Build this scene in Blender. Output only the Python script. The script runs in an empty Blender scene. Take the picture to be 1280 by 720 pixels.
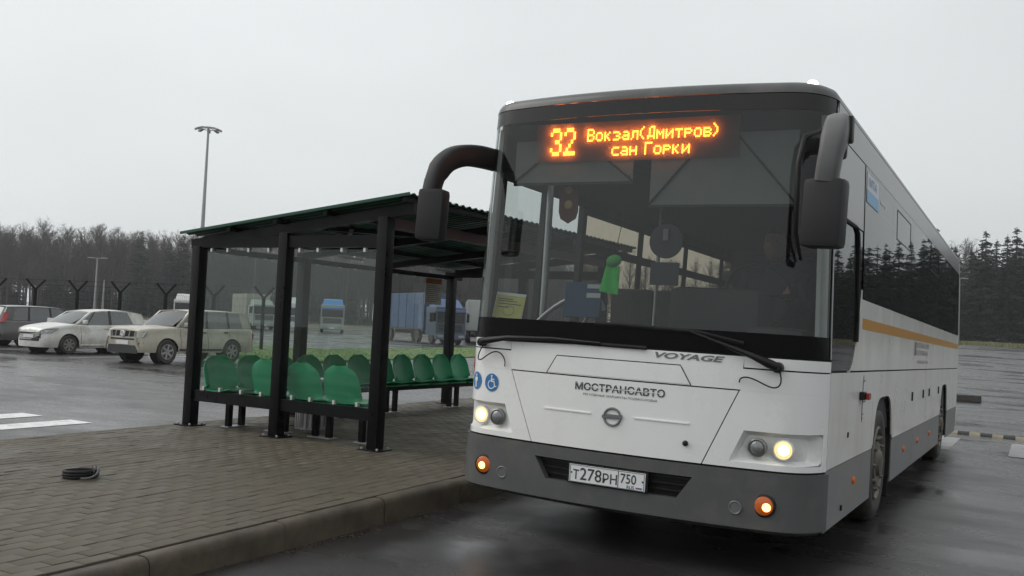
import bpy, bmesh, math, random
import numpy as np
from mathutils import Matrix, Vector, Euler
random.seed(7); RNG = np.random.default_rng(7)
R_ = math.radians
scene = bpy.context.scene
col = scene.collection

# ------------------------------------------------------------------ camera
cd = bpy.data.cameras.new('camera'); cam = bpy.data.objects.new('camera', cd); col.objects.link(cam)
cd.sensor_width = 36.0; cd.lens = 1174.15 / 1280 * 36; cd.clip_start = .05; cd.clip_end = 3000
CR = ((.87214518, -.48878007, -.02137382), (.48701737, .87150762, -.05734584), (.04665695, .03960448, .99812555))
CP = Vector((2.36024, -5.54822, 1.41516))
m = Matrix.Identity(4)
for i in range(3):
    m[i][0] = CR[i][0]; m[i][1] = CR[i][2]; m[i][2] = -CR[i][1]; m[i][3] = CP[i]
cam.matrix_world = m
scene.camera = cam

# ------------------------------------------------------------------ sky, sun, exposure
SUN_EL, SUN_AZ = R_(40), R_(250)          # a weak sun behind the cloud sheet, behind the photographer to the left
w = bpy.data.worlds.new('World'); scene.world = w; w.use_nodes = True
nt = w.node_tree; nt.nodes.clear()
out = nt.nodes.new('ShaderNodeOutputWorld'); bg = nt.nodes.new('ShaderNodeBackground')
sky = nt.nodes.new('ShaderNodeTexSky'); sky.sky_type = 'NISHITA'; sky.sun_disc = False
sky.sun_elevation = SUN_EL; sky.sun_rotation = SUN_AZ; sky.air_density = 1.5; sky.dust_density = 6; sky.ozone_density = 1
tc = nt.nodes.new('ShaderNodeTexCoord'); sep = nt.nodes.new('ShaderNodeSeparateXYZ')
nt.links.new(tc.outputs['Generated'], sep.inputs[0])
ramp = nt.nodes.new('ShaderNodeValToRGB')      # cloud sheet: a little brighter towards the zenith
ramp.color_ramp.elements[0].position = 0; ramp.color_ramp.elements[0].color = (.665, .695, .705, 1)
ramp.color_ramp.elements[1].position = 1; ramp.color_ramp.elements[1].color = (.92, .945, .95, 1)
nt.links.new(sep.outputs['Z'], ramp.inputs[0])
no = nt.nodes.new('ShaderNodeTexNoise'); no.inputs['Scale'].default_value = 1.6; no.inputs['Detail'].default_value = 3
mpw = nt.nodes.new('ShaderNodeMapping'); mpw.inputs['Scale'].default_value = (1, 1, 2.6)
nt.links.new(tc.outputs['Generated'], mpw.inputs[0]); nt.links.new(mpw.outputs[0], no.inputs['Vector'])
mr = nt.nodes.new('ShaderNodeMapRange'); mr.inputs[1].default_value = .3; mr.inputs[2].default_value = .7
mr.inputs[3].default_value = 9.95; mr.inputs[4].default_value = 11.3
nt.links.new(no.outputs['Fac'], mr.inputs[0])
vm = nt.nodes.new('ShaderNodeVectorMath'); vm.operation = 'SCALE'
# the whole dome is a little brighter towards the hidden sun's side
dt = nt.nodes.new('ShaderNodeVectorMath'); dt.operation = 'DOT_PRODUCT'; dt.inputs[1].default_value = (math.sin(SUN_AZ), math.cos(SUN_AZ), 0); nt.links.new(tc.outputs['Generated'], dt.inputs[0])
ma = nt.nodes.new('ShaderNodeMath'); ma.operation = 'MULTIPLY_ADD'; ma.inputs[1].default_value = .20; ma.inputs[2].default_value = 1.0; nt.links.new(dt.outputs['Value'], ma.inputs[0])
mm_ = nt.nodes.new('ShaderNodeMath'); mm_.operation = 'MULTIPLY'; nt.links.new(ma.outputs[0], mm_.inputs[0]); nt.links.new(mr.outputs[0], mm_.inputs[1])
nt.links.new(ramp.outputs[0], vm.inputs[0]); nt.links.new(mm_.outputs[0], vm.inputs['Scale'])
mx = nt.nodes.new('ShaderNodeMix'); mx.data_type = 'RGBA'; mx.inputs[0].default_value = .95
nt.links.new(sky.outputs[0], mx.inputs[6]); nt.links.new(vm.outputs[0], mx.inputs[7])
nt.links.new(mx.outputs[2], bg.inputs[0]); bg.inputs[1].default_value = .1
nt.links.new(bg.outputs[0], out.inputs[0])
sl = bpy.data.lights.new('sun', 'SUN'); sl.energy = 1.1; sl.angle = R_(40); sl.color = (1, .97, .93)
so = bpy.data.objects.new('sun', sl); col.objects.link(so)
dv = Vector((math.sin(SUN_AZ) * math.cos(SUN_EL), math.cos(SUN_AZ) * math.cos(SUN_EL), math.sin(SUN_EL)))
so.rotation_euler = dv.to_track_quat('Z', 'Y').to_euler(); so.location = (0, -20, 30)
scene.view_settings.view_transform = 'Standard'; scene.view_settings.look = 'None'
scene.view_settings.exposure = 0.0; scene.view_settings.gamma = 1.0; scene.view_settings.use_curve_mapping = False
scene.render.engine = 'CYCLES'
scene.cycles.use_denoising = True; scene.cycles.use_adaptive_sampling = True; scene.cycles.adaptive_threshold = .02
scene.cycles.max_bounces = 6; scene.cycles.transparent_max_bounces = 12; scene.cycles.glossy_bounces = 3
scene.cycles.diffuse_bounces = 3; scene.cycles.caustics_reflective = False; scene.cycles.caustics_refractive = False

# ------------------------------------------------------------------ materials
MATS = {}
def lin(c): return tuple(((x / 255 + .055) / 1.055) ** 2.4 if x > 10 else x / 255 / 12.92 for x in c)
def mat(name, color, rough=.5, metal=0, spec=.5, var=None, bump=None, emit=None, coat=0, island=0, rvar=None, dirt=None):
    """principled material; var=(scale, amount) mottles the colour, rvar the roughness, bump=(scale, strength, distance),
    dirt=(scale, threshold, colour, amount) adds blotchy grime"""
    if name in MATS: return MATS[name]
    M = bpy.data.materials.new(name); M.use_nodes = True; n = M.node_tree; L = n.links
    p = n.nodes['Principled BSDF']
    p.inputs['Base Color'].default_value = (*color, 1); p.inputs['Roughness'].default_value = rough
    p.inputs['Metallic'].default_value = metal; p.inputs['Specular IOR Level'].default_value = spec
    p.inputs['Coat Weight'].default_value = coat; p.inputs['Coat Roughness'].default_value = .08
    if emit:
        p.inputs['Emission Color'].default_value = (*emit[0], 1); p.inputs['Emission Strength'].default_value = emit[1]
    t = n.nodes.new('ShaderNodeTexCoord'); src = None
    def noise(sc, det=5, ro=.6):
        q = n.nodes.new('ShaderNodeTexNoise'); q.inputs['Scale'].default_value = sc; q.inputs['Detail'].default_value = det
        q.inputs['Roughness'].default_value = ro; L.new(t.outputs['Object'], q.inputs['Vector']); return q
    def rng(s, a, b, lo, hi):
        q = n.nodes.new('ShaderNodeMapRange'); L.new(s, q.inputs[0])
        for k, v in zip((1, 2, 3, 4), (a, b, lo, hi)): q.inputs[k].default_value = v
        return q.outputs[0]
    if var or island:
        val = None
        if var: val = rng(noise(var[0]).outputs['Fac'], .3, .7, 1 - var[1], 1 + var[1])
        if island:
            g = n.nodes.new('ShaderNodeNewGeometry'); iv = rng(g.outputs['Random Per Island'], 0, 1, 1 - island, 1 + island)
            oi = n.nodes.new('ShaderNodeObjectInfo'); ov = rng(oi.outputs['Random'], 0, 1, 1 - island, 1 + island)
            mm = n.nodes.new('ShaderNodeMath'); mm.operation = 'MULTIPLY'; L.new(iv, mm.inputs[0]); L.new(ov, mm.inputs[1]); iv = mm.outputs[0]
            if val is None: val = iv
            else:
                mm = n.nodes.new('ShaderNodeMath'); mm.operation = 'MULTIPLY'; L.new(iv, mm.inputs[0]); L.new(val, mm.inputs[1]); val = mm.outputs[0]
        s = n.nodes.new('ShaderNodeVectorMath'); s.operation = 'SCALE'; s.inputs[0].default_value = color; L.new(val, s.inputs['Scale']); src = s.outputs[0]
    if dirt:
        dn = noise(dirt[0], 7, .65)
        if len(dirt) > 4:
            dm = n.nodes.new('ShaderNodeMapping'); dm.inputs['Scale'].default_value = dirt[4]; L.new(t.outputs['Object'], dm.inputs[0]); L.new(dm.outputs[0], dn.inputs['Vector'])
        f = rng(dn.outputs['Fac'], dirt[1], dirt[1] + .22, 0, dirt[3])
        x = n.nodes.new('ShaderNodeMix'); x.data_type = 'RGBA'; L.new(f, x.inputs[0]); x.inputs[7].default_value = (*dirt[2], 1)
        if src: L.new(src, x.inputs[6])
        else: x.inputs[6].default_value = (*color, 1)
        src = x.outputs[2]
    if src: L.new(src, p.inputs['Base Color'])
    if rvar: L.new(rng(noise(rvar[0]).outputs['Fac'], .3, .7, rvar[1], rvar[2]), p.inputs['Roughness'])
    if bump:
        b = n.nodes.new('ShaderNodeBump'); b.inputs['Strength'].default_value = bump[1]; b.inputs['Distance'].default_value = bump[2]
        L.new(noise(bump[0], 6).outputs['Fac'], b.inputs['Height']); L.new(b.outputs[0], p.inputs['Normal'])
    MATS[name] = M; return M

def glass(name, tint, rough=.02, film=(0, (.5, .5, .5)), f0=.04, fscale=60, gtint=.97):
    """a thin pane: tinted see-through, reflecting more at a slant, with a film of dirt or drops"""
    if name in MATS: return MATS[name]
    M = bpy.data.materials.new(name); M.use_nodes = True; n = M.node_tree; L = n.links; n.nodes.clear()
    o = n.nodes.new('ShaderNodeOutputMaterial'); tr = n.nodes.new('ShaderNodeBsdfTransparent'); tr.inputs[0].default_value = (*tint, 1)
    gl = n.nodes.new('ShaderNodeBsdfGlossy'); gl.inputs['Roughness'].default_value = rough; gl.inputs[0].default_value = (gtint * .98, gtint, gtint, 1)
    lw = n.nodes.new('ShaderNodeLayerWeight'); lw.inputs[0].default_value = .5
    pw = n.nodes.new('ShaderNodeMath'); pw.operation = 'POWER'; pw.inputs[1].default_value = 5; L.new(lw.outputs['Facing'], pw.inputs[0])
    r = n.nodes.new('ShaderNodeMapRange'); r.inputs[3].default_value = f0; r.inputs[4].default_value = 1; L.new(pw.outputs[0], r.inputs[0])
    mx = n.nodes.new('ShaderNodeMixShader'); L.new(r.outputs[0], mx.inputs[0]); L.new(tr.outputs[0], mx.inputs[1]); L.new(gl.outputs[0], mx.inputs[2])
    res = mx.outputs[0]
    if film[0] > 0:
        df = n.nodes.new('ShaderNodeBsdfDiffuse'); df.inputs[0].default_value = (*film[1], 1)
        t = n.nodes.new('ShaderNodeTexCoord'); q = n.nodes.new('ShaderNodeTexNoise'); q.inputs['Scale'].default_value = fscale; q.inputs['Detail'].default_value = 6
        mp = n.nodes.new('ShaderNodeMapping'); mp.inputs['Scale'].default_value = (1, 1, .25)
        L.new(t.outputs['Object'], mp.inputs[0]); L.new(mp.outputs[0], q.inputs['Vector'])
        r2 = n.nodes.new('ShaderNodeMapRange'); r2.inputs[1].default_value = .35; r2.inputs[2].default_value = .75
        r2.inputs[3].default_value = film[0] * .5; r2.inputs[4].default_value = film[0] * 1.6; L.new(q.outputs['Fac'], r2.inputs[0])
        m2 = n.nodes.new('ShaderNodeMixShader'); L.new(r2.outputs[0], m2.inputs[0]); L.new(res, m2.inputs[1]); L.new(df.outputs[0], m2.inputs[2]); res = m2.outputs[0]
    L.new(res, o.inputs[0]); MATS[name] = M; return M

def wet_asphalt():
    M = bpy.data.materials.new('wet_asphalt'); M.use_nodes = True; n = M.node_tree; L = n.links; p = n.nodes['Principled BSDF']
    t = n.nodes.new('ShaderNodeTexCoord')
    def noise(sc, det, scl=(1, 1, 1), ro=.55):
        mp = n.nodes.new('ShaderNodeMapping'); mp.inputs['Scale'].default_value = scl; L.new(t.outputs['Object'], mp.inputs[0])
        q = n.nodes.new('ShaderNodeTexNoise'); q.inputs['Scale'].default_value = sc; q.inputs['Detail'].default_value = det; q.inputs['Roughness'].default_value = ro
        L.new(mp.outputs[0], q.inputs['Vector']); return q.outputs['Fac']
    def rng(s, a, b, lo, hi):
        q = n.nodes.new('ShaderNodeMapRange'); L.new(s, q.inputs[0])
        for k, v in zip((1, 2, 3, 4), (a, b, lo, hi)): q.inputs[k].default_value = v
        return q.outputs[0]
    def mul(a, b):
        q = n.nodes.new('ShaderNodeMath'); q.operation = 'MULTIPLY'; L.new(a, q.inputs[0]); L.new(b, q.inputs[1]); return q.outputs[0]
    big = noise(.55, 6, (.42, 1, 1), .62); fine = noise(90, 4); grit = noise(260, 2); mid = noise(2.2, 6)
    c = mul(rng(mid, .3, .7, .75, 1.25), rng(grit, .3, .7, .7, 1.3))
    s = n.nodes.new('ShaderNodeVectorMath'); s.operation = 'SCALE'; s.inputs[0].default_value = (.032, .030, .030); L.new(c, s.inputs['Scale'])
    L.new(s.outputs[0], p.inputs['Base Color'])
    wet = rng(big, .42, .60, 0, 1)                                  # 1 = standing water film
    mx = n.nodes.new('ShaderNodeMix'); L.new(wet, mx.inputs[0]); L.new(rng(mid, .3, .7, .30, .44), mx.inputs[2]); mx.inputs[3].default_value = .16
    L.new(mx.outputs[0], p.inputs['Roughness']); p.inputs['Specular IOR Level'].default_value = .5
    b = n.nodes.new('ShaderNodeBump'); b.inputs['Distance'].default_value = .006
    L.new(rng(wet, 0, 1, .55, .10), b.inputs['Strength']); L.new(fine, b.inputs['Height']); L.new(b.outputs[0], p.inputs['Normal'])
    return M

def grassy(name, c1, c2, sc):
    M = bpy.data.materials.new(name); M.use_nodes = True; n = M.node_tree; L = n.links; p = n.nodes['Principled BSDF']
    t = n.nodes.new('ShaderNodeTexCoord'); q = n.nodes.new('ShaderNodeTexNoise'); q.inputs['Scale'].default_value = sc; q.inputs['Detail'].default_value = 8
    L.new(t.outputs['Object'], q.inputs['Vector']); r = n.nodes.new('ShaderNodeValToRGB')
    r.color_ramp.elements[0].position = .35; r.color_ramp.elements[0].color = (*c1, 1); r.color_ramp.elements[1].position = .65; r.color_ramp.elements[1].color = (*c2, 1)
    L.new(q.outputs['Fac'], r.inputs[0]); L.new(r.outputs[0], p.inputs['Base Color']); p.inputs['Roughness'].default_value = .8
    return M

ASPH = wet_asphalt()
GRASS = grassy('grass_turf', (.060, .120, .020), (.115, .185, .034), .9)
GRASS_DRY = grassy('grass_dry', (.075, .075, .03), (.12, .115, .045), .6)
SOIL = grassy('terrain_soil', (.045, .042, .022), (.07, .07, .03), .15)
PAVER = mat('paver_concrete', (.093, .081, .060), .6, spec=.22, var=(9, .18), island=.10, bump=(160, .25, .002), rvar=(2.2, .45, .7), dirt=(1.1, .48, (.058, .050, .037), .6))
MORTAR = mat('paver_joint_sand', (.062, .054, .040), .9, var=(60, .3))
KERBM = mat('kerb_concrete', (.098, .083, .060), .62, spec=.3, var=(7, .2), bump=(120, .35, .003), dirt=(2.3, .40, (.034, .026, .021), .85), rvar=(3, .4, .7))
PAINTW = mat('road_paint_worn', (.26, .26, .25), .4, var=(14, .15), dirt=(4, .46, (.06, .058, .056), .85))
PAINT = mat('road_paint', (.74, .74, .72), .35, var=(14, .12), dirt=(6, .50, (.16, .155, .15), .85))
YPAINT = mat('hump_yellow', (.19, .155, .09), .5, var=(9, .2), dirt=(5, .5, (.08, .07, .06), .7))
RUBBER = mat('black_rubber', (.011, .011, .011), .6, spec=.25, bump=(80, .2, .003), var=(12, .3))
BLACK = mat('black_plastic', (.010, .010, .011), .45, spec=.3, var=(8, .2))
DARK = mat('dark_void', (.008, .008, .008), .8)
STEELBLK = mat('black_painted_steel', (.006, .006, .007), .45, spec=.14, var=(6, .25), bump=(40, .06, .002), rvar=(4, .25, .5))
GALV = mat('galvanised_steel', (.40, .41, .42), .45, metal=.7, var=(5, .12))
STAIN = mat('stainless_steel', (.52, .52, .52), .32, metal=1, var=(9, .12))
GREENP = mat('green_plastic', (.002, .30, .125), .36, var=(5, .12), bump=(30, .06, .002), rvar=(3, .28, .45))
ROOFG = mat('green_roof_metal', (.008, .065, .035), .4, spec=.35, var=(2, .15), rvar=(2, .3, .5))
ROOFU = mat('roof_underside', (.015, .02, .018), .5, spec=.3, var=(2, .2))
BROWN = mat('red_brown_steel', (.075, .035, .032), .5, var=(3, .2))
CLAMPM = mat('clamp_zinc', (.62, .62, .60), .35, metal=.6)
SGLASS = glass('shelter_glass', (.91, .94, .925), .012, (.010, (.40, .43, .42)), .022, 14)
PAPER = mat('white_paper', (.7, .7, .68), .7)

# ------------------------------------------------------------------ mesh helpers
class MB:
    def __init__(self): self.v = []; self.f = []
    def add(self, vs, fs):
        b = len(self.v); self.v += [tuple(p) for p in vs]; self.f += [tuple(b + i for i in q) for q in fs]; return self
    def box(self, x0, x1, y0, y1, z0, z1, ch=0):
        if ch <= 0:
            vs = [(x, y, z) for z in (z0, z1) for y in (y0, y1) for x in (x0, x1)]
            return self.add(vs, [(0, 2, 3, 1), (4, 5, 7, 6), (0, 1, 5, 4), (2, 6, 7, 3), (0, 4, 6, 2), (1, 3, 7, 5)])
        bm = bmesh.new(); bmesh.ops.create_cube(bm, size=1)
        for v in bm.verts: v.co = Vector(((x0 + x1) / 2 + v.co.x * (x1 - x0), (y0 + y1) / 2 + v.co.y * (y1 - y0), (z0 + z1) / 2 + v.co.z * (z1 - z0)))
        bmesh.ops.bevel(bm, geom=list(bm.edges), offset=ch, segments=2, profile=.6, affect='EDGES')
        self.bm(bm); return self
    def bm(self, bm):
        bm.verts.ensure_lookup_table(); bm.verts.index_update()
        self.add([v.co[:] for v in bm.verts], [[v.index for v in f.verts] for f in bm.faces]); bm.free()
    def tube(self, pts, r, n=8, cap=True, squash=None):
        pts = [Vector(p) for p in pts]; rr = r if isinstance(r, (list, tuple)) else [r] * len(pts); rings = []
        ref = None
        for i, p in enumerate(pts):
            t = (pts[min(i + 1, len(pts) - 1)] - pts[max(i - 1, 0)]).normalized()
            if ref is None: ref = Vector((0, 0, 1)) if abs(t.z) < .9 else Vector((1, 0, 0))
            a = t.cross(ref).normalized(); b = a.cross(t).normalized(); ref = b
            k = squash or (1, 1)
            rings.append([p + a * math.cos(2 * math.pi * j / n) * rr[i] * k[0] + b * math.sin(2 * math.pi * j / n) * rr[i] * k[1] for j in range(n)])
        vs = [q for g in rings for q in g]; fs = []
        for i in range(len(pts) - 1):
            for j in range(n): fs.append((i * n + j, i * n + (j + 1) % n, (i + 1) * n + (j + 1) % n, (i + 1) * n + j))
        if cap: fs += [tuple(range(n))[::-1], tuple((len(pts) - 1) * n + j for j in range(n))]
        return self.add(vs, fs)
    def lathe(self, prof, c=(0, 0, 0), axis='z', n=20):
        """prof = [(radius, height)...] spun about an axis through c"""
        c = Vector(c); vs = []; fs = []
        for r, h in prof:
            for j in range(n):
                a = 2 * math.pi * j / n; u, v = r * math.cos(a), r * math.sin(a)
                vs.append(c + (Vector((u, v, h)) if axis == 'z' else Vector((h, u, v)) if axis == 'x' else Vector((v, h, u))))
        for i in range(len(prof) - 1):
            for j in range(n): fs.append((i * n + j, i * n + (j + 1) % n, (i + 1) * n + (j + 1) % n, (i + 1) * n + j))
        fs += [tuple(range(n))[::-1], tuple((len(prof) - 1) * n + j for j in range(n))]
        return self.add(vs, fs)
    def beam(self, a, b, wx, wz, up=(0, 0, 1)):
        a, b = Vector(a), Vector(b); t = (b - a).normalized(); s = t.cross(Vector(up))
        if s.length < 1e-4: s = t.cross(Vector((1, 0, 0)))
        s.normalize(); u = s.cross(t).normalized()
        vs = [p + s * sx * wx / 2 + u * sz * wz / 2 for p in (a, b) for sz in (-1, 1) for sx in (-1, 1)]
        return self.add(vs, [(0, 1, 3, 2), (4, 6, 7, 5), (0, 4, 5, 1), (2, 3, 7, 6), (0, 2, 6, 4), (1, 5, 7, 3)])
    def grid(self, rows, closed=False):
        n = len(rows[0]); vs = [p for r in rows for p in r]; fs = []
        for i in range(len(rows) - 1):
            for j in range(n if closed else n - 1):
                fs.append((i * n + j, i * n + (j + 1) % n, (i + 1) * n + (j + 1) % n, (i + 1) * n + j))
        return self.add(vs, fs)
    def sheet(self, rows, normals, t):
        """grid with a rim of depth t going against the normals, closed at the back"""
        back = [[Vector(p) - Vector(n) * t for p, n in zip(r, nr)] for r, nr in zip(rows, normals)]
        n = len(rows[0]); k = len(rows); b = len(self.v)
        self.grid(rows); b2 = len(self.v); self.grid([r[::-1] for r in back])
        def F(i, j): return b + i * n + j
        def Bk(i, j): return b2 + i * n + (n - 1 - j)
        for j in range(n - 1):
            self.f.append((F(0, j + 1), F(0, j), Bk(0, j), Bk(0, j + 1))); self.f.append((F(k - 1, j), F(k - 1, j + 1), Bk(k - 1, j + 1), Bk(k - 1, j)))
        for i in range(k - 1):
            self.f.append((F(i, 0), F(i + 1, 0), Bk(i + 1, 0), Bk(i, 0))); self.f.append((F(i + 1, n - 1), F(i, n - 1), Bk(i, n - 1), Bk(i + 1, n - 1)))
        return self
    def mesh(self, name, material, smooth=None, fix=True):
        me = bpy.data.meshes.new(name); me.from_pydata([tuple(p) for p in self.v], [], self.f)
        if fix:
            bm = bmesh.new(); bm.from_mesh(me); bmesh.ops.recalc_face_normals(bm, faces=list(bm.faces)); bm.to_mesh(me); bm.free()
        me.materials.append(material)
        if smooth is not None:
            me.polygons.foreach_set('use_smooth', [True] * len(me.polygons))
            me.set_sharp_from_angle(angle=R_(smooth))
        return me
    def build(self, name, material, parent=None, smooth=None, fix=True):
        o = bpy.data.objects.new(name, self.mesh(name, material, smooth, fix)); col.objects.link(o)
        if parent: o.parent = parent
        return o
def tag(o, label=None, cat=None, group=None, kind=None):
    if label: o['label'] = label
    if cat: o['category'] = cat
    if group: o['group'] = group
    if kind: o['kind'] = kind
    return o
def thing(name, loc, label, cat, group=None, rz=0):
    o = bpy.data.objects.new(name, None); col.objects.link(o); o.location = loc; o.rotation_euler = (0, 0, rz); o.empty_display_size = .2
    return tag(o, label, cat, group)
def copy_tree(o, parent=None):
    c = o.copy(); col.objects.link(c)
    if parent: c.parent = parent
    for ch in list(o.children): copy_tree(ch, c)
    return c
def np_mesh(name, V, F, material, smooth=False):
    """V (n,3), F (m,3 or 4) numpy arrays"""
    me = bpy.data.meshes.new(name); k = F.shape[1]
    me.vertices.add(len(V)); me.vertices.foreach_set('co', V.astype(np.float32).ravel())
    me.loops.add(F.size); me.loops.foreach_set('vertex_index', F.astype(np.int32).ravel())
    me.polygons.add(len(F)); me.polygons.foreach_set('loop_start', np.arange(0, F.size, k, dtype=np.int32)); me.polygons.foreach_set('loop_total', np.full(len(F), k, np.int32))
    me.update(calc_edges=True); me.materials.append(material)
    return me
def sst(a, b, x):
    t = min(1, max(0, (x - a) / (b - a))); return t * t * (3 - 2 * t)
def text_mesh(body, shear=0, spacing=1, bold=0):
    """lettering outline as a flat mesh: vertices (x right, y up), cap height 1, starting at x = 0"""
    c = bpy.data.curves.new('lettering', 'FONT'); c.body = body; c.shear = shear; c.space_character = spacing; c.offset = bold; c.resolution_u = 3
    o = bpy.data.objects.new('lettering', c); col.objects.link(o)
    me = bpy.data.meshes.new_from_object(o.evaluated_get(bpy.context.evaluated_depsgraph_get()))
    col.objects.unlink(o); bpy.data.objects.remove(o); bpy.data.curves.remove(c)
    vs = np.array([v.co[:2] for v in me.vertices]); fs = [tuple(p.vertices) for p in me.polygons]; bpy.data.meshes.remove(me)
    vs[:, 0] -= vs[:, 0].min(); vs[:, 1] -= min(0, 0); vs /= .70
    return vs, fs

# ================================================================== THE SETTING
def h_road(x, y):
    yy = min(max(y, -12), 16); xx = min(max(x, -8), 14)
    return -.0149 * yy - .0150 * xx + 1.75 * sst(17, 88, y) + .9 * sst(85, 150, y)
def ground_z(x, y):
    a = sst(-7.5, -5.7, x)
    if y > 22: a = a * (1 - .0) if x > -6 else sst(-26, -4, x)
    left = -.25 + .5 * sst(60, 160, y)
    return left * (1 - a) + h_road(x, y) * a
def ground_sheet(name, material, xs, ys, dz=0.0, kind='structure'):
    V = np.array([(x, y, ground_z(x, y) + dz) for y in ys for x in xs]); n = len(xs)
    i, j = np.meshgrid(np.arange(len(ys) - 1), np.arange(n - 1), indexing='ij'); b = (i * n + j).ravel()
    F = np.stack([b, b + 1, b + n + 1, b + n], 1)
    o = bpy.data.objects.new(name, np_mesh(name, V, F, material)); col.objects.link(o)
    o.data.polygons.foreach_set('use_smooth', [True] * len(F))
    return tag(o, kind=kind)
xs = sorted(set(list(np.arange(-30, 30.1, 2)) + list(np.arange(-400, 401, 25))))
ys = sorted(set(list(np.arange(-20, 160, 4)) + list(np.arange(-100, 501, 25))))
ground_sheet('ground', SOIL, xs, ys, -.16)
# asphalt: the bus lane and the car park
ground_sheet('road', ASPH, list(np.arange(-5.6, 40, 1.2)), list(np.arange(-14, 84, 1.5)), 0)
ground_sheet('car_park', ASPH, list(np.arange(-75, -8, 1.5)) + list(np.arange(-7.8, -5.55, .25)), list(np.arange(-14, 100, 2)), 0)
# grass: strip in the car park, verge in front of the wood, verge across the road end
# turf island between the car park and the lorry lane
isl = [(-19.6, 18.0), (-20.6, 30), (-22.5, 44), (-24, 60), (-31, 62), (-29.5, 44), (-27.5, 30), (-27, 22)]
mb = MB(); top = [(x, y, -.15) for x, y in isl]; bot = [(x, y, -.3) for x, y in isl]; n = len(isl)
mb.add(top + bot, [tuple(range(n))] + [(i, (i + 1) % n, n + (i + 1) % n, n + i) for i in range(n)])
tag(mb.build('grass_island', GRASS), kind='structure')
# verge beyond the car park, under the wood
ground_sheet('grass_verge', GRASS, list(np.arange(-110, -27, 4)), list(np.arange(26, 34, 2)), .006)
ground_sheet('grass_verge', GRASS_DRY, list(np.arange(-40, 70, 4)), list(np.arange(82, 126, 4)), .01)

def blades(name, region, n, h, material, label):
    """grass blades as one uncountable mass"""
    V = []; F = []
    pts = region(n); ang = RNG.random(len(pts)) * 6.283; hh = h * (.5 + RNG.random(len(pts)))
    for k, (x, y, z) in enumerate(pts):
        a = ang[k]; wv = .012 + .02 * RNG.random(); dx, dy = math.cos(a) * wv, math.sin(a) * wv; lx, ly = (RNG.random(2) - .5) * h
        V += [(x - dx, y - dy, z), (x + dx, y + dy, z), (x + lx, y + ly, z + hh[k])]; F.append((3 * k, 3 * k + 1, 3 * k + 2))
    o = bpy.data.objects.new(name, np_mesh(name, np.array(V), np.array(F), material)); col.objects.link(o)
    return tag(o, label, 'grass', kind='stuff')
def isl_pts(n):
    r = []
    while len(r) < n:
        y = 18 + 42 * RNG.random() ** 1.6; t = (y - 18) / 42
        x0 = -19.7 - 4.2 * t; x1 = -26.9 - 4.0 * t
        r.append((x0 + (x1 - x0) * RNG.random(), y, -.15))
    return r
blades('grass_blades', isl_pts, 7000, .03, GRASS, 'short green grass on the turf island behind the bus shelter')
def verge_pts(n):
    r = []
    for _ in range(n):
        x = -30 + 70 * RNG.random(); y = 82 + 30 * RNG.random() ** 2; r.append((x, y, ground_z(x, y) + .01))
    return r
blades('grass_blades', verge_pts, 5000, .35, GRASS_DRY, 'dull yellowish grass on the bank in front of the spruces')

# platform: slab, pavers, kerb.  it runs along y, turned a little
KX = lambda y: -1.60 - .033 * y          # line between pavers and kerb stones
PZ = .2; PY0, PY1 = -5.6, 26.0; PXB = lambda y: -5.66 - .012 * y
mb = MB()
rows = [(KX(y) + .02, PXB(y), y) for y in (PY0, 0, 8, 16, PY1)]
for (a, b, y), (a2, b2, y2) in zip(rows, rows[1:]):
    mb.add([(a, y, PZ - .012), (b, y, PZ - .012), (b2, y2, PZ - .012), (a2, y2, PZ - .012), (b, y, -.4), (b2, y2, -.4)], [(0, 1, 2, 3), (1, 4, 5, 2)])
pave = tag(mb.build('pavement', MORTAR), kind='structure')
def paver_verts(x0, x1, y0, y1, z, ch=.0035, g=.0014):
    x0 += g; x1 -= g; y0 += g; y1 -= g
    return [(x0, y0, z - .03), (x1, y0, z - .03), (x1, y1, z - .03), (x0, y1, z - .03), (x0, y0, z - ch * .7), (x1, y0, z - ch * .7), (x1, y1, z - ch * .7), (x0, y1, z - ch * .7),
            (x0 + ch, y0 + ch, z), (x1 - ch, y0 + ch, z), (x1 - ch, y1 - ch, z), (x0 + ch, y1 - ch, z)]
PF = [(0, 1, 5, 4), (1, 2, 6, 5), (2, 3, 7, 6), (3, 0, 4, 7), (4, 5, 9, 8), (5, 6, 10, 9), (6, 7, 11, 10), (7, 4, 8, 11), (8, 9, 10, 11)]
proto = MB().add(paver_verts(-.05, .05, -.1, .1, 0), PF).mesh('paver', PAVER, fix=False)
spots = []
ang = math.atan(-.033); ca, sa = math.cos(ang), math.sin(ang)
ncol = int(4.05 / .1)
for i in range(ncol):
    u = -.055 - i * .1
    off = (i % 2) * .1
    for j in range(int((PY1 - PY0) / .2)):
        v = PY0 + .1 + j * .2 + off
        x = -1.60 + u * ca + v * math.tan(ang); y = v
        if x < PXB(y) + .05 or y > PY1 - .1: continue
        # each paver sits a touch uneven
        spots.append((x, y, PZ + random.uniform(-.0022, .0022) + .006 * math.sin(x * 1.7 + y * .6) * .3, random.gauss(0, .006), random.gauss(0, .008), random.gauss(0, .006)))
def seen(s):
    d = Vector((s[0], s[1], s[2])) - CP; fwd = sum(d[i] * CR[i][1] for i in range(3)); rt = sum(d[i] * CR[i][0] for i in range(3)); up = sum(d[i] * CR[i][2] for i in range(3))
    if fwd < .1: return 9e9
    px, py = 640 + 1174 * rt / fwd, 360 - 1174 * up / fwd
    return d.length if -10 < px < 1290 and py < 735 else 9e9
spots.sort(key=seen)
V = []; F = []
base = np.array(paver_verts(-.05, .05, -.1, .1, 0))
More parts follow.
